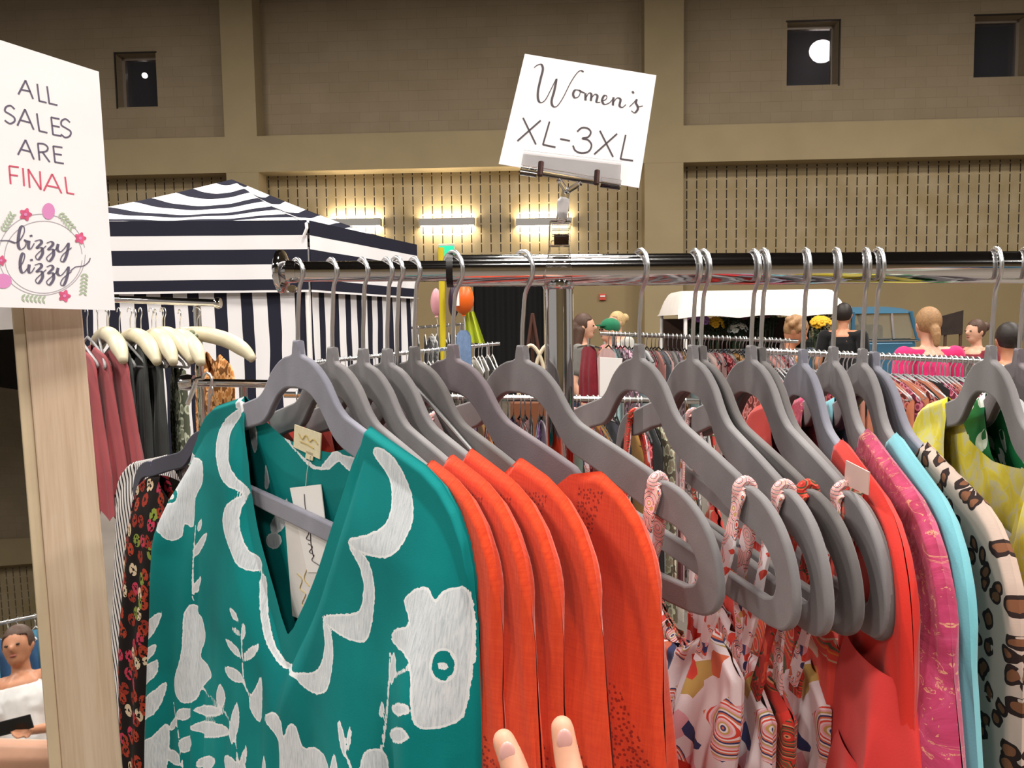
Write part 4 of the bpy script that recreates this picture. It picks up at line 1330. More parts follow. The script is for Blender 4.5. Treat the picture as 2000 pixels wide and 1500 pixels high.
def hang(a, b, z0, z1, name, mat, wave, out):
    L_ = (b - a).length
    n = int(L_ / .035) + 2
    nrm = (b - a).cross(Vector((0, 0, 1))).normalized()
    P = np.zeros((n, 14, 3)); UVs = np.zeros((n, 14, 2))
    for i in range(n):
        s_ = i / (n - 1)
        p = a.lerp(b, s_)
        for j in range(14):
            r = j / 13
            q = p + nrm * (out + wave * r * math.sin(s_ * L_ * 9 + 2 * math.sin(s_ * 7)))
            P[i, j] = (q.x, q.y, z0 + (z1 - z0) * r)
            UVs[i, j] = (s_ * L_, (z0 - z1) * r)
    uvgrid(P, UVs, name, mat, tent)
for a_, b_ in ((tA, tC), (tC, tB), (tB, tD), (tD, tA)):
    hang(a_, b_, tC.z + .03, tC.z - .61, 'valance', M['tent_val'], .012, .02)
for a_, b_ in ((tA, tC), (tC, tB)):
    hang(a_, b_, tC.z - .2, .05, 'side_curtain', M['tent_wall'], .03, -.05)
for p in (tA, tB, tC, tD):
    MB().tube([(p.x * 1 + (apex.x - p.x) * .03, p.y + (apex.y - p.y) * .03, 0), (p.x + (apex.x - p.x) * .03, p.y + (apex.y - p.y) * .03, p.z)], .02, 10).build('tent_leg', M['white'], tent)
MB().tube([tC + Vector((.0, -.03, .0)), tC + Vector((0.01, -.06, -.05)), tC + Vector((-.02, -.05, -.11))], .014, 8).build('corner_strap', M['white'], tent)

# ------------------------------------------------------------------ background rows of clothes
def bg_mesh(name, hw, L, th, seed, drop=.07, neck=.07):
    rs = np.random.RandomState(seed)
    ns, nt = 15, 9
    s = np.linspace(-1, 1, ns); tt = np.linspace(0, 1, nt)
    S, T = np.meshgrid(s, tt, indexing='ij')
    vt = np.where(np.abs(S) * hw < neck, .03, .03 + drop * ((np.abs(S) * hw - neck) / (hw - neck)) ** 1.3)
    Vv = vt + (L - vt) * T
    u = S * hw * (1 + .12 * T)
    v_, f_ = [], []
    idx = np.arange(ns * nt).reshape(ns, nt)
    q = np.stack([idx[:-1, :-1], idx[1:, :-1], idx[1:, 1:], idx[:-1, 1:]], -1).reshape(-1, 4)
    ph = rs.rand() * 6
    sh = []
    for side in (-1, 1):
        n = th * np.sqrt(np.clip(1 - S ** 4, 0, 1)) * np.minimum(1, .35 + 1.5 * T) + .35 * th * T * np.sin(9 * S + ph)
        sh.append(np.stack([u, side * np.maximum(n, .001), -Vv], -1).reshape(-1, 3))
    me = bpy.data.meshes.new(name)
    me.from_pydata(np.concatenate(sh).tolist(), [], np.concatenate([q, q[:, ::-1] + ns * nt]).tolist())
    me.polygons.foreach_set('use_smooth', [True] * len(me.polygons))
    me.materials.append(M['white'])
    return me
BGM = [bg_mesh('hanging_garment', .20 + .015 * (k % 3), [.62, .75, .55, .9][k % 4], .012 + .003 * (k % 3), k) for k in range(6)]
def thin_hanger_mesh(name, mat):
    m = MB()
    m.tube([(0, 0, -.01), (.06, 0, -.03), (.19, 0, -.085), (.2, 0, -.095), (.19, 0, -.1), (-.19, 0, -.1), (-.2, 0, -.095), (-.19, 0, -.085), (-.06, 0, -.03), (0, 0, -.01)], .0042, 6)
    me = m.mesh(name); me.materials.append(mat); return me
def thin_hook_mesh():
    pts = [(0, 0, -.012), (0, 0, .025)] + [(.018 * math.cos(math.radians(a)), 0, .055 + .018 * math.sin(math.radians(a))) for a in range(-60, 200, 26)]
    me = MB().tube(pts, .0026, 6).mesh('hook'); me.materials.append(M['hook']); return me
BHK = thin_hook_mesh()
M['h_black'] = plain('black_plastic', '#171417', .4)
M['h_white'] = plain('white_plastic', '#e6e2de', .4)
M['h_clear'] = plain('cloudy_plastic', '#cfcfd2', .25, trans=.5)
BHM = {k: thin_hanger_mesh('hanger_bar', M[k]) for k in ('h_black', 'h_white', 'h_clear')}
CL = {}
def bgcol(hexc, kind='plain'):
    key = (hexc, kind)
    if key not in CL:
        if kind == 'print':
            CL[key] = None
            t = NT('bg_print')
            o = t.coord('Object')
            c2 = srgb(hexc)
            col = t.ramp(t.voro(o, 34, dims='3D'), [(.0, c2), (.42, tuple(min(1, x * 1.6 + .12) for x in c2[:3])), (.6, tuple(x * .4 for x in c2[:3]))], 'CONSTANT')
            CL[key] = t.fin(col, .85, spec=.2)
        else:
            CL[key] = cloth('bg_cloth', hexc, .85, .1, 400)
    return CL[key]
NAMES = {}
def row(p0, p1, n, cols, where, hk='h_black', a=.12, jit=.16, group='', thin=.0125, every_h=1, low=0.0):
    rr = thing('clothes_rail', 'chrome rail of ' + where, 'clothes rack')
    dr = (p1 - p0).normalized()
    MB().tube([p0 - dr * .04, p0.lerp(p1, .5), p1 + dr * .04], thin, 12).build('rail', M['chrome_dull'], rr)
    for q in (.04, .96):
        p = p0.lerp(p1, q)
        MB().tube([(p.x, p.y + .02, .03), (p.x, p.y + .02, p.z)], thin, 10).tube([(p.x, p.y - .25, .03), (p.x, p.y + .25, .03)], thin, 10).build('post', M['chrome_dull'], rr)
    for i in range(n):
        k = (i + .5 + random.uniform(-.25, .25)) / n
        p = p0.lerp(p1, k)
        hexc, kind, cname = cols[i % len(cols)] if random.random() < .7 else random.choice(cols)
        aa = max(-.9, min(.9, a + random.uniform(-jit, jit)))
        rot = (0, random.uniform(-.05, .05), math.atan2(-math.sqrt(1 - aa * aa), aa))
        loc = Vector((p.x, p.y, p.z - .055 + thin - .018 + .003))
        h = thing('thin_hanger', {'h_black': 'black', 'h_white': 'white', 'h_clear': 'cloudy clear'}[hk] + ' thin hanger with steel hook on ' + where, 'hanger', loc, rot, 'thin hangers on ' + where)
        link('hanger_bar', BHM[hk], h); link('hook', BHK, h)
        if i % every_h == 0:
            g = link('hanging_garment', BGM[random.randrange(len(BGM))])
            g.location = loc - Vector((0, 0, low)); g.rotation_euler = rot
            g.material_slots[0].link = 'OBJECT'
            g.material_slots[0].material = bgcol(hexc, kind)
            tag(g, cname + ' garment hanging on ' + where, 'garment', cname + ' garments on ' + where)
MIX = [('#c9a2a6', 'plain', 'dusty pink'), ('#8f2f3c', 'plain', 'wine red'), ('#ddd6cd', 'print', 'cream printed'), ('#2c2a3c', 'plain', 'navy'), ('#e6dede', 'plain', 'white'),
       ('#6a4a78', 'print', 'plum printed'), ('#b98a3a', 'plain', 'mustard'), ('#c44a54', 'print', 'rose printed'), ('#8fb3b4', 'plain', 'pale teal'), ('#1b191c', 'plain', 'black'), ('#d9c5a8', 'print', 'beige printed'), ('#a9543a', 'plain', 'rust')]
row(at(575, 771, 3.0), at(1345, 783, 3.0), 64, MIX, 'the low crowded rack behind the chrome post', 'h_black', .05, .2)
PAST = [('#d2a9a6', 'plain', 'dusty pink'), ('#8b3038', 'print', 'wine printed'), ('#8a8e8c', 'plain', 'grey'), ('#caa5b6', 'print', 'lilac printed'), ('#8a5f24', 'print', 'brown patterned'), ('#7d7b2e', 'plain', 'olive'),
        ('#9fc0c4', 'plain', 'pale blue'), ('#9a9a9b', 'print', 'grey printed'), ('#ecebec', 'plain', 'white'), ('#1d1b1f', 'print', 'black printed'), ('#b59d97', 'plain', 'taupe'), ('#c98d86', 'plain', 'salmon'), ('#5d6670', 'plain', 'slate')]
row(at(1185, 652, 4.6), at(1545, 666, 4.6), 44, PAST, 'the long rack in front of the flower truck', 'h_black', .05, .15)
ROSE = [('#9a4a44', 'print', 'rust printed'), ('#c87a5a', 'plain', 'terracotta'), ('#a24a62', 'print', 'raspberry printed'), ('#141215', 'plain', 'black'), ('#d39a86', 'plain', 'peach'), ('#141215', 'plain', 'black')]
row(at(1485, 686, 3.3), at(1915, 705, 3.0), 44, ROSE, 'the rack before the person in pink', 'h_clear', .05, .15)
GREY = [('#6f6a64', 'print', 'grey printed'), ('#8d8578', 'plain', 'stone'), ('#1a181a', 'plain', 'black'), ('#7a7468', 'print', 'taupe printed'), ('#e0d9cf', 'plain', 'cream')]
row(at(610, 708, 4.3), at(965, 672, 5.0), 34, GREY, 'the rack beside the black doorway', 'h_white', .25, .15)
row(at(812, 640, 7.2), at(905, 633, 7.2), 8, [('#15131a', 'plain', 'black'), ('#1b2236', 'plain', 'midnight'), ('#d8d2cc', 'print', 'white printed')], 'the short rack by the yellow pole', 'h_white', .2, .2)

# ------------------------------------------------------------------ left: rack with mauve tops and padded hangers
lr = thing('clothes_rail', 'chrome rail with padded cream hangers beside the striped tent', 'clothes rack')
LY = 2.4
a_, b_ = at(-150, 570, LY), at(426, 592, LY)
MB().tube([a_, a_.lerp(b_, .5), b_], .0115, 14).build('rail', M['chrome'], lr)
MB().lathe([(0, -.008), (.016, -.008), (.018, 0), (.016, .008), (0, .008)], b_, 16, 'X').build('end_cap', M['chrome'], lr)
p = at(382, 592, LY)
MB().tube([(p.x, p.y + .01, .02), (p.x, p.y + .01, p.z)], .0115, 14).build('post', M['chrome'], lr)
MB().tube([(p.x, p.y - .28, .03), (p.x, p.y + .3, .03)], .0125, 10).build('base_foot', M['chrome'], lr)
M['mauve'] = cloth('mauve_crepe', '#9d4a4f', .8, .06)
M['charcoal'] = cloth('charcoal_green_jersey', '#3a3d3c', .8, .08)
M['cream_pad'] = plain('cream_satin_pad', '#cdc3a8', .4, grain=.05, gscale=30)
M['sage'] = bgcol('#7f8570', 'print')
class HF:
    def __init__(s_, loc, rot): s_.location, s_.rotation_euler = loc, rot
def place(px, py, Y, a):
    return HF(at(px, py, Y), (0, .03, math.atan2(-math.sqrt(1 - a * a), a)))
ML = ['mauve top with fluttering sleeve, leftmost and mostly behind the mirror frame', 'mauve top with fluttering sleeve, second from the mirror frame', 'mauve top with fluttering sleeve, third from the mirror frame', 'mauve top with fluttering sleeve, nearest the charcoal tops']
for k, px in enumerate((100, 136, 164, 196)):
    hp = place(px, 650 + 4 * (k == 0), LY, .72)
    garment('mauve_top', hp, M['mauve'], ML[k], 'top', [(0, .214), (.13, .225), (.2, .25), (.4, .31), (.6, .33)], .48 if k != 1 else .52, .09, [(0, .15), (.09, .05)], [(0, .07), (.09, .05)],
            Tf=[(0, .008), (.1, .014), (.4, .024)], Tb=[(0, .008), (.4, .018)], folds=[(3.5, .005, .1, .2 * k, .2), (8, .007, .2, .4 * k, .1)], seed=90 + k, ns=70, nt=50, hem=.018, group='mauve tops')
CT = ['charcoal top hanging next to the mauve tops', 'charcoal top in the middle between mauve tops and cream hangers', 'charcoal top under the cream padded hangers']
for k, px in enumerate((235, 262, 290)):
    garment('charcoal_top', place(px, 648, LY + .05, .55), M['charcoal'], CT[k], 'top', [(0, .20), (.13, .205), (.2, .215), (.4, .23), (.6, .25)], .5, .08, [(0, .14), (.08, .048)], [(0, .07), (.08, .048)],
            Tf=[(0, .008), (.1, .014), (.4, .02)], Tb=[(0, .008), (.4, .014)], folds=[(5, .004, .1, .2 * k, .1), (11, .005, .1, .4 * k, .05)], seed=100 + k, ns=70, nt=40, group='charcoal tops')
pad = MB()
hp_ = crom([(-.205, 0, -.075), (-.175, 0, -.048), (-.12, 0, -.02), (-.05, 0, -.004), (0, 0, 0), (.05, 0, -.004), (.12, 0, -.02), (.175, 0, -.048), (.205, 0, -.075)], 4)
PADM = MB().tube(hp_, [.012 + .012 * min(1, 6 * min(i, len(hp_) - 1 - i) / len(hp_)) for i in range(len(hp_))], 14).mesh('pad')
PADM.materials.append(M['cream_pad'])
PHK = hook_mesh(.067, .0145)
BOW = MB().sphere((0, -.024, .005), (.012, .006, .008), 8, 6).sphere((.014, -.022, -.004), (.012, .005, .007), 8, 6).sphere((-.014, -.022, -.004), (.012, .005, .007), 8, 6).mesh('bow')
BOW.materials.append(M['sage'])
for k, (px, py, a, lab) in enumerate(((210, 652, .62, 'cream padded hanger in front of the mauve tops'), (265, 655, .66, 'cream padded hanger with clear wrapped end over charcoal'), (305, 655, .6, 'cream padded hanger above the charcoal tops'),
                                      (322, 652, .7, 'cream padded hanger, third from the end cap of its rail'), (352, 656, .62, 'cream padded hanger, second from the end cap of its rail'), (385, 652, .95, 'large cream padded hanger at the rail end against the tent stripes'))):
    r = thing('padded_hanger', lab, 'hanger', at(px, py, LY), (0, .03, math.atan2(-math.sqrt(1 - a * a), a)), 'cream padded hangers')
    link('pad', PADM, r); link('hook', PHK, r)
    if k in (3, 5): link('bow', BOW, r)
for k in range(9):
    px = 150 + k * 21
    r = thing('clear_hanger', 'clear plastic hanger on the rail beside the striped tent', 'hanger', at(px, 652, LY + .02), (0, 0, math.atan2(-.75, .66) + random.uniform(-.2, .2)), 'clear plastic hangers')
    link('hook', PHK, r); link('hanger_bar', BHM['h_clear'], r)
garment('sage_camisole', place(345, 655, LY, .5), M['sage'], 'sage green printed camisole under the cream hangers', 'top', [(0, .15), (.3, .16), (.6, .18)], .5, .08, [(0, .14), (.08, .10)], [(0, .12), (.08, .1)], Tf=.015, Tb=.012,
        top=[(0, .1), (.15, .1)], folds=[(6, .004, .1, .3, .1)], seed=120, ns=50, nt=40)
garment('orange_printed_dress', place(415, 668, LY + .25, .6), bgcol('#d58a4a', 'print'), 'orange patterned dress below the cream padded hangers', 'dress', [(0, .16), (.3, .17), (.6, .2)], .7, .08, [(0, .14), (.08, .05)], [(0, .07), (.08, .05)], Tf=.015, Tb=.012,
        folds=[(6, .004, .1, .3, .1)], seed=121, ns=50, nt=40)

# ------------------------------------------------------------------ left: rack behind the teal blouse
br_ = thing('clothes_rail', 'low chrome rail end showing behind the teal blouse shoulder', 'clothes rack')
BY = 1.15
a_, b_ = at(366, 747, BY), at(640, 752, BY)
MB().tube([a_, a_.lerp(b_, .5), b_], .0062, 14).build('rail', M['chrome'], br_)
MB().lathe([(0, -.01), (.011, -.01), (.0125, 0), (.011, .01), (0, .01)], a_, 16, 'X').build('end_cap', M['chrome'], br_)
MB().tube([at(395, 738, BY - .03), at(384, 740, BY - .03), at(380, 755, BY - .03), at(366, 790, BY - .03)], .0035, 8).build('faceout_hook', M['chrome'], br_)
p = at(470, 749, BY)
MB().tube([(p.x, p.y + .01, .02), (p.x, p.y + .01, p.z)], .0062, 12).tube([(p.x, p.y - .25, .02), (p.x, p.y + .25, .02)], .0125, 10).build('post', M['chrome'], br_)
t = NT('chevron_stripe')
s = t.sep(t.coord('UV'))
zig = t.math('PINGPONG', t.math('ADD', s[0], .02), .06)
x = t.math('ADD', t.math('MULTIPLY', s[0], .75), t.math('MULTIPLY', t.math('ABSOLUTE', t.math('ADD', s[0], .17)), 2.0))
x = t.math('ADD', x, t.math('MULTIPLY', s[1], .35))
msk = t.math('LESS_THAN', t.math('FRACT', t.math('DIVIDE', x, .0115)), .38)
M['chevron'] = t.fin(t.mix(msk, srgb('#ded8d6'), srgb('#2b282c')), .8, spec=.2)
t = NT('black_embroidery')
uv = t.coord('UV'); s = t.sep(uv)
vd = t.n('ShaderNodeTexVoronoi'); vd.voronoi_dimensions = '2D'; t.set(vd, 'Vector', uv); vd.inputs['Scale'].default_value = 42
cs = t.sep(vd.outputs['Color'])
petal = t.math('LESS_THAN', t.math('ABSOLUTE', t.math('SUBTRACT', vd.outputs['Distance'], .26)), .16)
pet2 = t.math('GREATER_THAN', t.noise(uv, 170, 1), .42)
colr = t.ramp(cs[0], [(0, srgb('#a13a26')), (.3, srgb('#8f2f22')), (.55, srgb('#cdb79a')), (.75, srgb('#b8364f')), (.9, srgb('#7d8a3a'))], 'CONSTANT')
col = t.mix(t.math('MULTIPLY', petal, pet2), srgb('#17110f'), colr)
t.bump(petal, .3, .001)
M['embroid'] = t.fin(col, .85, spec=.2)
NAVYM = velvet('navy_velvet', '#1f1c38')
def extra_hanger(px, py, Y, a, mat, lab):
    hp = place(px, py, Y, a)
    r = thing('velvet_hanger', lab, 'hanger', hp.location, hp.rotation_euler)
    b = link('body', HBODY, r); b.material_slots[0].link = 'OBJECT'; b.material_slots[0].material = mat
    link('hook', hook_mesh(.067, .0105), r)
    return r
h1 = extra_hanger(408, 848, BY, .88, NAVYM, 'dark hanger inside the black and white chevron top')
garment('chevron_top', h1, M['chevron'], 'black and white chevron striped top beside the mirror frame', 'top', [(0, .214), (.13, .218), (.2, .23), (.6, .27)], .7, .09, [(0, .14), (.09, .05)], [(0, .07), (.09, .05)],
        Tf=[(0, .008), (.1, .014), (.4, .02)], Tb=.008, folds=[(4, .003, .1, .3, .1)], seed=131, ns=70, nt=60)
h2 = extra_hanger(408, 838, BY - .10, .80, NAVYM, 'navy velvet hanger poking out over the chevron top')
garment('embroidered_jacket', h2, M['embroid'], 'black jacket with red and cream floral embroidery behind the teal blouse', 'jacket', [(0, .20), (.13, .215), (.2, .235), (.35, .262), (.6, .27)], .60, .125, [(0, .17), (.125, .085)], [(0, .1), (.125, .085)],
        top=[(0, .08), (.12, .085), (.15, .09), (.18, .105), (.20, .15)], Tf=[(0, .012), (.1, .02), (.4, .035)], Tb=.01, folds=[(4, .004, .1, .6, .1)], seed=132, ns=90, nt=80)

# ------------------------------------------------------------------ people
def remeshed(mb, name, voxel, mat, parent, smooth_it=3):
    me = mb.mesh(name)
    ob = bpy.data.objects.new('tmp', me)
    COL.objects.link(ob)
    md = ob.modifiers.new('r', 'REMESH'); md.mode = 'VOXEL'; md.voxel_size = voxel; md.use_smooth_shade = True
    if smooth_it:
        s2 = ob.modifiers.new('s', 'SMOOTH'); s2.iterations = smooth_it; s2.factor = .5
    dg = bpy.context.evaluated_depsgraph_get()
    m2 = bpy.data.meshes.new_from_object(ob.evaluated_get(dg))
    bpy.data.objects.remove(ob, do_unlink=True)
    m2.name = name
    m2.materials.clear(); m2.materials.append(mat)
    m2.polygons.foreach_set('use_smooth', [True] * len(m2.polygons))
    return link(name, m2, parent)
def skin(name, hexc): return plain(name, hexc, .5, grain=.06, gscale=40, sss=.0)
EYE = plain('eye_dark', '#1c1412', .3); LIPS = plain('lips', '#a05a52', .5)
def person(loc, facing, h, label, sk, hair, top, bottom, style='bun', sleeve=.5, arms='down', hold=False, tilt=0.0):
    k = h / 1.7
    r = thing('person', label, 'person', loc, (0, 0, facing))
    V = lambda x, y, z: (x * k, y * k, z * k)
    b = MB()
    hc = Vector(V(0, -.02 - tilt * .05, 1.585)); rot = Euler((tilt, 0, 0)).to_matrix()
    b.sphere(hc, V(.072, .088, .108), 16, 12, rot)
    b.sphere(hc + rot @ Vector(V(0, -.03, -.065)), V(.048, .05, .05), 12, 8)
    b.sphere(hc + rot @ Vector(V(0, -.093, -.012)), V(.012, .02, .022), 8, 6)
    for s_ in (-1, 1): b.sphere(hc + rot @ Vector(V(s_ * .073, .01, -.005)), V(.012, .02, .03), 8, 6)
    b.capsule(V(0, .012, 1.40), V(0, -.005, 1.52), .052 * k, .047 * k)
    b.capsule(V(-.12, .015, 1.385), V(.12, .015, 1.385), .05 * k, .05 * k)
    b.capsule(V(0, .01, 1.0), V(0, 0, 1.32), .115 * k, .125 * k)
    b.capsule(V(-.07, .01, .93), V(.07, .01, .93), .105 * k, .105 * k)
    for s_ in (-1, 1):
        sh = V(s_ * .175, .015, 1.375)
        if arms == 'down': el, wr = V(s_ * .225, .05, 1.09), V(s_ * .215, -.06, .86)
        elif arms == 'bent': el, wr = V(s_ * .225, .03, 1.09), V(s_ * .11, -.24, 1.12)
        else: el, wr = V(s_ * .24, -.02, 1.10), V(s_ * .16, -.26, 1.02)
        b.capsule(sh, el, .047 * k, .038 * k); b.capsule(el, wr, .037 * k, .025 * k)
        d = (Vector(wr) - Vector(el)).normalized()
        pc = Vector(wr) + d * .045 * k
        b.sphere(pc, (.038 * k, .02 * k, .045 * k), 10, 8, d.to_track_quat('Z', 'Y').to_matrix())
        sd_ = d.orthogonal().normalized()
        sd_ = (sd_ - d * sd_.dot(d)).normalized()
        for q in range(4):
            o0 = pc + d * .03 * k + sd_ * ((q - 1.5) * .019 * k)
            b.capsule(o0, o0 + d * (.055 - .006 * abs(q - 1.4)) * k + Vector((0, 0, -.012 * k)), .0095 * k, .0075 * k, 6)
        b.capsule(pc - d * .01 * k + sd_ * .03 * k, pc + d * .035 * k + sd_ * .052 * k, .0105 * k, .0085 * k, 6)
        b.capsule(V(s_ * .085, .01, .9), V(s_ * .09, -.005, .48), .085 * k, .055 * k); b.capsule(V(s_ * .09, -.005, .48), V(s_ * .09, .02, .09), .055 * k, .035 * k)
        b.capsule(V(s_ * .09, .03, .045), V(s_ * .10, -.13, .035), .042 * k, .034 * k)
    remeshed(b, 'body', .0105 * k, sk, r)
    for s_ in (-1, 1): MB().sphere(hc + rot @ Vector(V(s_ * .03, -.082, .008)), V(.011, .008, .006), 8, 6).build('eye', EYE, r)
    MB().sphere(hc + rot @ Vector(V(0, -.082, -.052)), V(.02, .008, .006), 8, 6).build('mouth', LIPS, r)
    c = MB()
    c.capsule(V(0, .01, .98), V(0, 0, 1.30), 0.126 * k, .132 * k); sw = .13 if sleeve > 0 else .085
    c.capsule(V(-sw, .018, 1.372), V(sw, .018, 1.372), (.058 if sleeve > 0 else .060) * k, (.058 if sleeve > 0 else .060) * k)
    c.capsule(V(-.07, .01, .95), V(.07, .01, .95), .125 * k, .125 * k)
    if style in ('pony', 'bun'): pass
    for s_ in (-1, 1):
        c.capsule(V(s_ * .055, -.035, 1.24), V(s_ * .08, -.02, 1.30), .075 * k, .068 * k)
        if sleeve > 0:
            sh = Vector(V(s_ * .175, .015, 1.375)); el = Vector(V(s_ * .225, .04, 1.09))
            c.capsule(sh, sh.lerp(el, sleeve), .066 * k, .062 * k)
    remeshed(c, 'shirt', .0105 * k, top, r)
    g = MB()
    g.capsule(V(-.07, .01, .92), V(.07, .01, .92), .122 * k, .122 * k)
    for s_ in (-1, 1): g.capsule(V(s_ * .088, .01, .88), V(s_ * .09, -.003, .5), .1 * k, .072 * k); g.capsule(V(s_ * .09, -.003, .5), V(s_ * .09, .02, .12), .072 * k, .06 * k)
    remeshed(g, 'trousers', .014 * k, bottom, r)
    hm = MB()
    hm.sphere(hc + rot @ Vector(V(0, .016, .022)), V(.083, .094, .103), 16, 12, rot)
    cut = -.03
    if style == 'pony':
        hm.sphere(hc + rot @ Vector(V(0, .105, -.045)), V(.036, .034, .042), 10, 8); hm.capsule(hc + rot @ Vector(V(0, .115, -.07)), hc + rot @ Vector(V(.0, .125, -.135)), .032 * k, .02 * k)
    elif style == 'bun':
        hm.sphere(hc + rot @ Vector(V(0, .115, .045)), V(.05, .045, .05), 12, 8)
    elif style == 'long':
        hm.capsule(hc + rot @ Vector(V(0, .06, -.02)), Vector(V(0, .085, 1.36)), .088 * k, .075 * k); hm.capsule(hc + rot @ Vector(V(.06, .03, -.03)), Vector(V(.08, .04, 1.38)), .04 * k, .035 * k)
        hm.capsule(hc + rot @ Vector(V(-.06, .03, -.03)), Vector(V(-.08, .04, 1.38)), .04 * k, .035 * k)
    elif style == 'curly':
        for q in range(26):
            a, e2 = random.uniform(0, 6.28), random.uniform(.1, 1.4)
            d = Vector((math.cos(a) * math.sin(e2), math.sin(a) * math.sin(e2) * .9 + .25, math.cos(e2)))
            hm.sphere(hc + rot @ (d * .098 * k), .03 * k, 8, 6)
    ho = remeshed(hm, 'hair', .008 * k, hair, r, 2)
    # open the hair over the face: push the vertices in front of the face behind the skin
    lim = hc + rot @ Vector(V(0, -.045, 0))
    inv = rot.inverted()
    for v in ho.data.vertices:
        q = inv @ (v.co - hc)
        if q.y < -.035 * k and q.z < .052 * k and abs(q.x) < .08 * k:
            v.co = hc + rot @ Vector((q.x * .7, -.02 * k, q.z))
    return r
SK1 = skin('skin_fair', '#cf9d84'); SK2 = skin('skin_tan', '#b97f60'); SK3 = skin('skin_olive', '#a8765c')
HR_B = plain('hair_brown', '#4a3226', .6, grain=.2, gscale=90); HR_L = plain('hair_light', '#96714c', .6, grain=.2, gscale=90); HR_D = plain('hair_dark', '#211815', .55, grain=.2, gscale=90); HR_Y = plain('hair_blonde', '#b79a6c', .6, grain=.2, gscale=90)
JEAN = cloth('blue_denim', '#33415c'); BLK = cloth('black_jersey', '#141316'); 
def feet(px, py, Y, hgt):
    p = at(px, py, Y)
    return Vector((p.x, p.y, p.z - hgt))
def stand(px, pytop, Y, face, label, sk, hair, top, style, **kw):
    p = at(px, pytop, Y)
    h = (p.z) / (1.585 + .118) * 1.7
    person((p.x, p.y, 0), face, h, label, sk, hair, top, JEAN, style, **kw)
PI = math.pi
stand(1815, 600, 4.9, PI, 'person in a bright pink t-shirt with low ponytail, seen from behind', SK1, HR_L, cloth('hot_pink_jersey', '#cf2a68'), 'pony', sleeve=.55)
stand(1908, 624, 6.6, -PI * .42, 'person with brown top knot and wine red shirt, in profile', SK1, HR_B, cloth('wine_jersey', '#7c2b36'), 'bun', arms='bent')
stand(1972, 630, 4.6, PI * .95, 'person with dark hair in a white shirt near the right edge', SK2, HR_D, cloth('white_shirt', '#dfe3e8'), 'short', sleeve=.5)
stand(1543, 618, 5.6, PI * .35, 'person with curly light brown hair looking down by the long rack', SK2, HR_L, cloth('tan_tank', '#8a5f32'), 'curly', sleeve=0, tilt=.55)
stand(1648, 592, 7.6, PI * .8, 'person in black with dark hair beside the sunflowers', SK2, HR_D, BLK, 'short', sleeve=.6)
stand(1138, 612, 6.4, PI * .42, 'person with long dark brown hair and grey top left of the alarm', SK1, HR_B, cloth('grey_knit', '#6d6a66'), 'long', sleeve=.6)
cap = stand(1192, 622, 7.0, -PI * .4, 'person wearing a green baseball cap and pink patterned shirt', SK1, HR_Y, bgcol('#c8727a', 'print'), 'short')
capr = [o for o in bpy.data.objects if o.get('label', '').startswith('person wearing a green')][0]
M['cap'] = cloth('cap_green', '#1f6b4a')
ck = at(1192, 622, 7.0).z / 1.703
MB().sphere((0, .0, 1.622 * ck), (.092 * ck, .108 * ck, .088 * ck), 14, 8).box((0, -.135 * ck, 1.635 * ck), (.13 * ck, .11 * ck, .012)).build('cap', M['cap'], capr)
stand(1206, 608, 7.9, -PI * .35, 'person with pinned blonde hair behind the green cap', SK1, HR_Y, cloth('pale_grey_shirt', '#b3b0aa'), 'bun')

# ------------------------------------------------------------------ flower truck
TY = 9.0
truck = thing('flower_truck', 'small vintage blue truck with white canopied flower bed', 'truck')
M['truck_blue'] = plain('truck_blue', '#3d6a86', .3, .2); M['canvas'] = plain('white_canvas', '#efe6e0', .8, grain=.04, gscale=6)
c0, c1 = at(1330, 600, TY), at(1660, 600, TY)
ztop, zbot = at(1500, 563, TY).z, at(1500, 612, TY).z
n, mm = 40, 12
P = np.zeros((n, mm, 3))
for i in range(n):
    q = i / (n - 1)
    for j in range(mm):
        a = PI * j / (mm - 1)
        yy = -math.cos(a) * .75
        endr = min(1.0, min(q, 1 - q) / .05) ** .5
        zz = zbot + (ztop - zbot) * (endr * min(1.0, (1 - abs(math.cos(a)) ** 6)) ) + .012 * math.sin(q * 19)* (abs(math.cos(a)) > .9)
        P[i, j] = (c0.x + (c1.x - c0.x) * q, TY + .75 + yy, zz)
MB().grid(P).build('canopy', M['canvas'], truck)
P2 = np.zeros((n, 2, 3))
for i in range(n):
    q = i / (n - 1)
    P2[i, 0] = (c0.x - .04 + (c1.x - c0.x + .05) * q, TY - .02, zbot + .06); P2[i, 1] = (c0.x - .04 + (c1.x - c0.x + .05) * q, TY - .03, zbot - .05 + .03 * abs(math.sin(q * 9)))
MB().grid(P2).build('canopy_flap', M['canvas'], truck)
for x_ in (c0.x + .06, c1.x - .02):
    for y_ in (TY + .03, TY + 1.45): MB().tube([(x_, y_, .5), (x_, y_, zbot + .05)], .022, 8).build('canopy_post', M['white'], truck)
MB().box(((c0.x + c1.x) / 2, TY + .75, .72), (c1.x - c0.x, 1.5, .5)).build('flower_bed', M['truck_blue'], truck, False, .03)
k0, k1 = at(1664, 640, TY).x, at(1795, 640, TY).x
zr = at(1725, 597, TY).z; zw = at(1725, 662, TY).z; zw2 = at(1725, 612, TY).z
cx, hw = (k0 + k1) / 2, (k1 - k0) / 2
P = np.zeros((17, 9, 3))
for i in range(17):
    q = i / 16 * 2 - 1
    for j in range(9):
        y_ = j / 8 * 2 - 1
        P[i, j] = (cx + q * hw * 1.02, TY + .75 + y_ * .72, zw2 + (zr - zw2) * (max(0, 1 - abs(q) ** 4) * max(0, 1 - abs(y_) ** 4)) ** .6)
MB().grid(P).build('cab_roof', M['truck_blue'], truck)
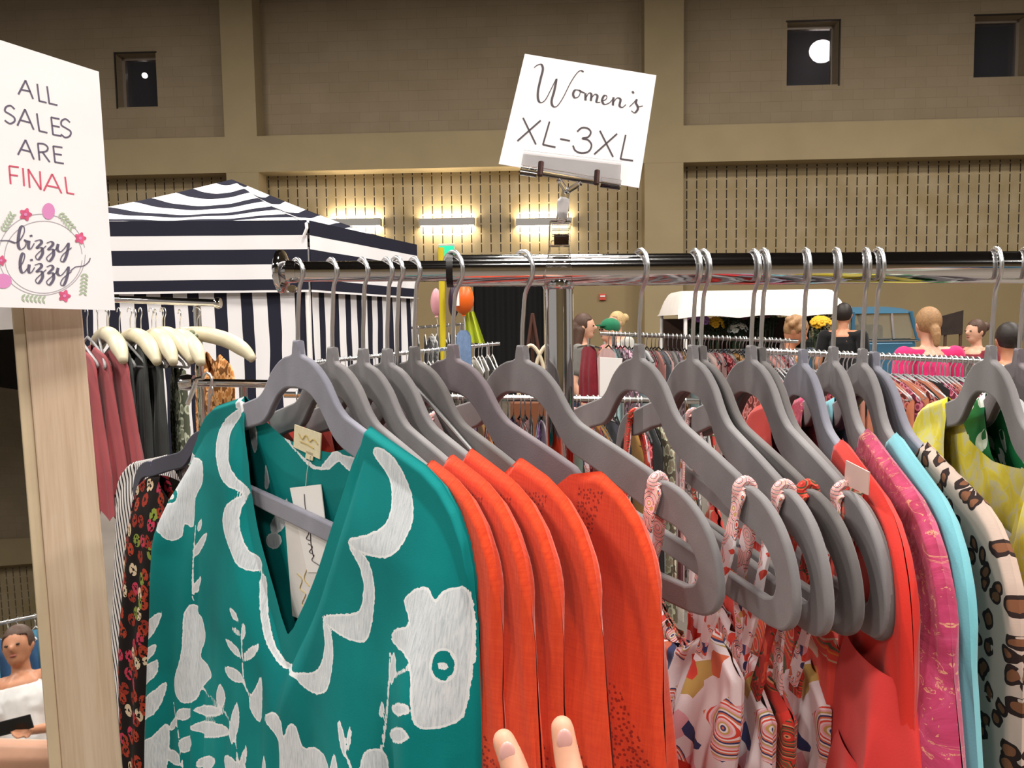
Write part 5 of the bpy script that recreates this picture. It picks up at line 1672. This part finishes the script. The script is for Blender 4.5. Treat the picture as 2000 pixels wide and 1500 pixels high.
MB().box((cx, TY + .75, (zw + .45) / 2), (2 * hw, 1.45, zw - .45)).build('cab_body', M['truck_blue'], truck, False, .06)
for (x_, dx_) in ((k0 + .03, 0), (k1 - .03, .05)):
    for y_ in (TY + .05, TY + 1.42): MB().tube([(x_ + dx_, y_, zw - .03), (x_ - dx_, y_, zw2 + .02)], .025, 8).build('cab_pillar', M['truck_blue'], truck)
MB().tube([(cx + .12, TY + .05, zw), (cx + .09, TY + .05, zw2)], .018, 8).build('quarter_bar', M['chrome'], truck)
M['cab_glass'] = plain('cab_glass', '#cfcabb', .05, trans=.8)
MB().box((cx, TY + .06, (zw + zw2) / 2), (2 * hw - .1, .006, zw2 - zw)).build('side_window', M['cab_glass'], truck, False)
MB().box((cx + .02, TY + .5, zw + .02), (.28, .3, .3)).build('seat', M['dark'], truck, False, .05)
MB().tube([(k0, TY + .02, zw - .02), (k1, TY + .02, zw - .02)], .012, 8).build('chrome_strip', M['chrome'], truck)
for x_ in (c0.x + .3, c1.x - .4, k1 - .2):
    for y_ in (TY + .12, TY + 1.38): MB().lathe([(0, -.1), (.2, -.1), (.3, -.08), (.32, 0), (.3, .08), (.2, .1), (0, .1)], (x_, y_, .32), 20, 'Y').build('wheel', M['dark'], truck)
MB().box(((c0.x + c1.x) / 2, TY + 1.3, 1.25), (c1.x - c0.x - .1, .03, .6)).build('bed_board', plain('bed_brown', '#4a3327', .7), truck, False)
# flowers in the bed
LEAF = plain('leaf_dark', '#2f3d27', .6, grain=.4, gscale=20)
def bouquet(px, py, Y, r_, petal, label, heads=16, leafm=None):
    p = at(px, py, Y)
    zb_ = .97
    ro = thing('flower_bucket', label, 'flowers', (p.x, p.y, zb_), (0, 0, 0), 'flowers in the truck bed')
    hgt = max(.15, p.z - zb_)
    MB().lathe([(0, 0), (.09, 0), (.12, .2), (.11, .2), (.0, .19)], (0, 0, 0), 14).build('bucket', M['chrome_dull'], ro)
    lf = MB()
    for q in range(420):
        d = Vector((random.gauss(0, 1), random.gauss(0, 1), random.gauss(0, 1))).normalized() * r_ * random.uniform(.35, 1.05)
        c = Vector((0, 0, hgt)) + Vector((d.x, d.y, d.z * .9 - .05))
        u_ = Vector((random.gauss(0, 1), random.gauss(0, 1), random.gauss(0, 1))).normalized(); w_ = u_.orthogonal().normalized()
        s_ = r_ * .16
        lf.add([c - u_ * s_, c + w_ * s_ * .35, c + u_ * s_, c - w_ * s_ * .35], [(0, 1, 2, 3)])
    for q in range(8):
        a = q * .8
        lf.tube([(.05 * math.cos(a), .05 * math.sin(a), .1), (.5 * r_ * math.cos(a), .5 * r_ * math.sin(a), hgt)], .006, 5)
    lo_ = lf.build('foliage', leafm or LEAF, ro, False); lo_['kind'] = 'stuff'
    hd = None
    for q in range(heads):
        a = random.uniform(0, 6.28); e2 = random.uniform(.2, 1.3)
        d = Vector((math.cos(a) * math.sin(e2), -abs(math.sin(a)) * math.sin(e2), math.cos(e2)))
        if hd is None:
            m = MB()
            for z_ in range(7):
                b = z_ / 7 * 6.283
                m.sphere((.026 * math.cos(b), .026 * math.sin(b), 0), (.018, .018, .008), 6, 4)
            m.sphere((0, 0, .004), (.014, .014, .01), 6, 4)
            hd = m.mesh('flower_head'); hd.materials.append(petal)
        f = link('flower_head', hd, ro)
        f.location = Vector((0, 0, hgt)) + d * r_ * random.uniform(.8, 1.05)
        f.rotation_euler = d.to_track_quat('Z', 'Y').to_euler()
        f.scale = (r_ / .10,) * 3
FLC = {'purple': plain('petal_purple', '#9a6aa8', .7), 'yellow': plain('petal_yellow', '#d9a521', .7), 'white': plain('petal_white', '#e6e6dc', .7), 'mauve': plain('petal_mauve', '#8a5a74', .7), 'wine': plain('petal_wine', '#5d2f3a', .7)}
for (px, py, r_, c, lab, hd) in ((1362, 633, .14, 'purple', 'bucket of purple flowers at the canopy post end', 14), (1396, 640, .12, 'yellow', 'bucket of small yellow flowers beside the purple ones', 10), (1430, 615, .2, 'wine', 'tall dark green foliage under the canopy middle', 4),
                                 (1440, 648, .12, 'white', 'bucket of white flowers in front of dark foliage', 14), (1475, 622, .19, 'wine', 'dark foliage with wine red blooms beside the curly haired person', 8), (1500, 610, .16, 'mauve', 'mauve blooms behind the curly haired person', 16),
                                 (1560, 618, .18, 'wine', 'wine red blooms between person and sunflowers', 12), (1595, 612, .17, 'mauve', 'dusky mauve bunch above the sunflowers', 18)):
    bouquet(px, py, TY + .45, r_, FLC[c], lab, hd)
bouquet(1603, 640, TY - 1.0, .115, FLC['yellow'], 'bunch of golden sunflowers beside the person in black', 22)
# dark easel board behind the pink shirt
ez = thing('chalkboard', 'dark tilted chalkboard on an easel right of the pink shirt', 'sign')
q_ = [at(1840, 655, 7.4), at(1880, 652, 7.4), at(1882, 606, 7.4), at(1838, 618, 7.4)]
MB().quadbox(*q_, .02).build('board', plain('chalk_dark', '#2a1c17', .7, grain=.3, gscale=12), ez, False)
for xx in (1846, 1876):
    p = at(xx, 655, 7.42); MB().tube([(p.x, p.y, 0), (p.x, p.y, p.z + .05)], .015, 8).build('easel_leg', plain('easel_wood', '#4b3324', .6), ez)

# ------------------------------------------------------------------ odds and ends by the black doorway
def on_pole(px, py, Y, name, label, cat):
    p = at(px, py, Y)
    return thing(name, label, cat, (p.x, p.y, 0)), p.z
r, z = on_pole(863, 560, 7.0, 'yellow_pole', 'tall yellow pole left of the orange balloon', 'pole')
MB().tube([(0, 0, .03), (0, 0, 1.0), (0, 0, z + .35)], .028, 12).lathe([(0, 0), (.2, 0), (.2, .02), (.03, .04)], (0, 0, 0), 16).build('shaft', plain('pole_yellow', '#c8b41e', .5), r)
def balloon(px, py, Y, rx, rz, hexc, label, patch=False):
    p = at(px, py, Y)
    r = thing('balloon', label, 'balloon', (p.x, p.y, p.z))
    MB().lathe([(.001, rz)] + [(rx * math.sin(a) * (1 - .12 * max(0, -math.cos(PI - a))), rz * math.cos(a)) for a in np.linspace(.25, PI - .2, 12)] + [(.012, -rz * 1.02), (.02, -rz * 1.1)], (0, 0, 0), 18).build('skin', plain('balloon_skin', hexc, .35), r)
    MB().tube([(0, 0, -rz * 1.05), (.01, 0, -rz * 1.5), (0, 0, -p.z + .02)], .0025, 6).build('ribbon', M['white'], r)
    return r
balloon(852, 590, 7.3, .055, .13, '#d99aa4', 'pink balloon beside the yellow pole')
r = balloon(905, 583, 6.8, .095, .14, '#e2641e', 'orange balloon with white patch in front of the black doorway')
MB().box((-.045, -.085, .01), (.03, .01, .15)).build('patch', M['white'], r, False)
r = balloon(886, 588, 6.95, .05, .15, '#2c1a33', 'dark purple balloon tucked behind the orange one')
lp = thing('lime_cloth', 'lime green cloth hanging below the orange balloon', 'cloth')
q_ = [at(908, 610, 6.9), at(926, 608, 6.9), at(948, 672, 6.9), at(912, 668, 6.9)]
P = np.zeros((14, 10, 3))
for i in range(14):
    s_ = i / 13
    for j in range(10):
        t_ = j / 9
        a_ = q_[0].lerp(q_[1], s_); b_ = q_[3].lerp(q_[2], s_)
        p = a_.lerp(b_, t_)
        P[i, j] = (p.x, p.y + .03 * math.sin(s_ * 16) * (.3 + t_), p.z)
MB().grid(P).build('drape', plain('lime', '#b9c63a', .7), lp)
MB().tube([(q_[0].x, q_[0].y + .02, 0), (q_[0].x, q_[0].y + .02, q_[0].z)], .012, 8).build('stand', M['chrome_dull'], lp)
dj = link('hanging_garment', BGM[2]); dj.location = at(905, 640, 4.7); dj.rotation_euler = (0, 0, math.atan2(-.8, .6)); dj.scale = (.34, 1, .5)
dj.material_slots[0].link = 'OBJECT'; dj.material_slots[0].material = cloth('denim_light', '#6d86ac')
tag(dj, 'light blue denim jacket at the rack by the black doorway', 'jacket')
es = thing('wooden_easel', 'dark brown wooden easel standing in the black doorway', 'easel')
p = at(1040, 612, 9.0)
MB().tube([(p.x - .25, p.y, 0), (p.x, p.y, p.z)], .02, 8).tube([(p.x + .25, p.y, 0), (p.x, p.y, p.z)], .02, 8).tube([(p.x, p.y + .5, 0), (p.x, p.y, p.z)], .02, 8).tube([(p.x - .15, p.y, .8), (p.x + .15, p.y, .8)], .018, 8).build('frame', plain('easel_brown', '#4a2a20', .5), es)
bg_ = thing('tote_bag', 'cream bag with tall curved handles left of the chrome post', 'bag', at(1050, 745, 3.6))
for dx_ in (-.03, .05):
    MB().tube(crom([(dx_ - .06, 0, -.1), (dx_ - .055, 0, .08), (dx_, 0, .17), (dx_ + .055, 0, .08), (dx_ + .06, 0, -.1)], 6), .009, 8).build('handle', plain('bag_cream', '#d9cbb0', .6), bg_)
MB().box((0, .02, -.2), (.26, .1, .24)).build('bag_body', plain('bag_brown', '#7d4a2e', .6), bg_, False, .02)
wb = thing('white_board', 'blank white board right of the chrome post', 'board')
q_ = [at(1172, 775, 3.7), at(1206, 770, 3.7), at(1216, 700, 3.7), at(1172, 698, 3.7)]
MB().quadbox(*q_, .015).build('panel', M['white'], wb, False)
p = (q_[0] + q_[1]) / 2
MB().tube([(p.x, p.y + .02, 0), (p.x, p.y + .02, p.z + .05)], .012, 8).build('stand', M['chrome_dull'], wb)
mg = link('hanging_garment', BGM[1]); mg.location = at(1150, 672, 3.9); mg.rotation_euler = (0, 0, math.atan2(-.85, .5)); mg.scale = (.3, 1.6, .4)
mg.material_slots[0].link = 'OBJECT'; mg.material_slots[0].material = bgcol('#7d1f2b'); tag(mg, 'maroon garment beside the white board', 'garment')
cs_ = thing('costumer_stand', 'slim chrome stand carrying the maroon garment', 'stand')
p = mg.location
MB().tube([(p.x, p.y, .02), (p.x, p.y, p.z + .03)], .008, 8).lathe([(0, 0), (.14, 0), (.14, .015), (.01, .03)], (p.x, p.y, 0), 14).build('pole', M['chrome_dull'], cs_)
MB().tube([(p.x - .05, p.y + .08, p.z - .02), (p.x, p.y, p.z - .005), (p.x + .05, p.y - .08, p.z - .02)], .005, 6).build('arm', M['chrome_dull'], cs_)
tb = thing('display_table', 'small dark table under the cream bag', 'table')
p = bg_.location
MB().box((p.x, p.y, p.z - .335), (.5, .4, .03)).build('table_top', M['dark'], tb, False, .004)
for dx_ in (-.22, .22):
    for dy_ in (-.17, .17): MB().tube([(p.x + dx_, p.y + dy_, 0), (p.x + dx_, p.y + dy_, p.z - .34)], .014, 8).build('leg', M['dark'], tb)

# ------------------------------------------------------------------ what the mirror shows: the far side of the hall
RWY = -18.0
rw = MB().box((14, RWY - .6, 4.9), (44, .3, 9.8)).build('wall_rear', M['block'], smooth=False); rw['kind'] = 'structure'
rb = MB().box((14, RWY - .22, (zb + zt) / 2 - .2), (44, .45, zt - zb)).build('trim_9', M['beam'], smooth=False); rb['kind'] = 'structure'
rs_ = MB().box((14, RWY - .44, (zb - .2) / 2), (44, .02, zb - .2)).build('wall_rear_slotted', M['slots'], smooth=False); rs_['kind'] = 'structure'
vd_ = ray(34, 1222); vd_ = vd_.normalized()
hp = reflect(CAM + vd_ * 4.7)
hgt = hp.z / 1.703 * 1.7
to_m = (MP - hp); face = math.atan2(to_m.y, to_m.x) + PI / 2
person((hp.x, hp.y, 0), face + .35, hgt, 'person in a white tank top holding a phone, reflected in the mirror', SK2, HR_B, cloth('white_rib_tank', '#e4e2e2'), cloth('mint_shorts', '#c9d8cc'), 'bun', sleeve=0, arms='bent')
pr = [o for o in bpy.data.objects if o.get('label', '').startswith('person in a white tank')][0]
ph = thing('phone', 'black phone held by the person in the white tank top', 'phone', pr.matrix_basis @ Vector((-.02, -.33, 1.13)) if False else (0, 0, 0))
k = hgt / 1.7
ph.location = Vector((hp.x, hp.y, 0)) + Matrix.Rotation(face + .35, 3, 'Z') @ Vector((-.06 * k, -.32 * k, 1.17 * k)); ph.rotation_euler = (.5, 0, face + .35)
MB().box((0, 0, 0), (.14, .009, .07)).build('phone_body', plain('phone_black', '#0e0e10', .2), ph, False, .003)
q0, q1 = reflect(CAM + ray(-60, 1222).normalized() * 6.2), reflect(CAM + ray(110, 1203).normalized() * 6.2)
q1.z = q0.z = (q0.z + q1.z) / 2
row(q0, q1, 6, [('#4f9fc0', 'plain', 'sky blue'), ('#2f5f8c', 'plain', 'mid blue')], 'the rack behind the mirrored person', 'h_white', .3, .2)

# ------------------------------------------------------------------ the photographer's hand
ph = thing('person', 'fingers of a person reaching up in front of the orange blouses', 'person')
SKH = skin('skin_hand', '#d19a80')
hb = MB()
def finger(pts, r0, r1, mb):
    P = crom(pts, 4)
    rs = [r0 + (r1 - r0) * i / (len(P) - 1) for i in range(len(P))]
    mb.tube(P, rs, 12); mb.sphere(P[-1], rs[-1], 12, 8); mb.sphere(P[0], rs[0], 12, 8)
HY = .375
i_t, i_k = at(984, 1447, HY), at(1075, 1720, HY - .035)
m_t, m_k = at(1098, 1421, HY), at(1150, 1715, HY - .035)
finger([i_k, at(1040, 1610, HY - .02), at(1005, 1500, HY - .006), i_t], .0088, .0060, hb)
finger([m_k, at(1135, 1600, HY - .02), at(1110, 1490, HY - .006), m_t], .0088, .0060, hb)
finger([at(1225, 1735, HY - .035), at(1228, 1650, HY - .012), at(1215, 1590, HY + .01), at(1200, 1545, HY + .02)], .0086, .0058, hb)
finger([at(1295, 1770, HY - .035), at(1305, 1710, HY - .015), at(1295, 1660, HY + .005), at(1285, 1625, HY + .015)], .0076, .005, hb)
finger([at(1080, 1950, HY - .06), at(1000, 1860, HY - .05), at(955, 1760, HY - .035), at(945, 1690, HY - .02)], .0115, .0075, hb)
for a_, b_ in ((i_k, at(1130, 1960, HY - .07)), (m_k, at(1165, 1960, HY - .07)), (at(1225, 1735, HY - .035), at(1205, 1960, HY - .07)), (at(1295, 1770, HY - .035), at(1240, 1960, HY - .07))):
    hb.capsule(a_, b_, .0105, .013)
hb.capsule(at(1185, 1960, HY - .07), at(1300, 2500, HY - .16), .021, .03)
remeshed(hb, 'hand', .0016, SKH, ph, 3)
NAIL = plain('nail_pink', '#d9a6a0', .3)
for (tp, dn) in ((i_t, at(1005, 1500, HY - .006)), (m_t, at(1110, 1490, HY - .006))):
    d = (dn - tp).normalized()
    MB().sphere(tp + d * .0045 + Vector((0, -.0053, .0012)), (.0040, .0016, .0062), 12, 8).build('fingernail', NAIL, ph)
# reflected forearm of the photographer
f0 = reflect(CAM + ray(-160, 1500).normalized() * 1.30); f1 = reflect(CAM + ray(115, 1494).normalized() * 1.30)
fa = MB(); fa.capsule(f0, f1, .034, .027); 
fd = (f1 - f0).normalized(); fs = fd.cross(Vector((0, 0, 1))).normalized(); fu = fs.cross(fd)
fa.capsule(f1 + fd * .02, f1 + fd * .075, .028, .03)
for q in range(4):
    o0 = f1 + fd * .085 + fu * ((q - 1.5) * .019)
    o1 = o0 + fd * (.045 - .006 * abs(q - 1.3)) + fs * .012
    fa.capsule(o0, o1, .0095, .009); fa.capsule(o1, o1 + fd * .026 + fs * .022, .009, .0075)
fa.capsule(f1 + fd * .05 + fu * .028, f1 + fd * .095 + fu * .055 + fs * .012, .0115, .009)
remeshed(fa, 'forearm', .003, SKH, ph, 3)
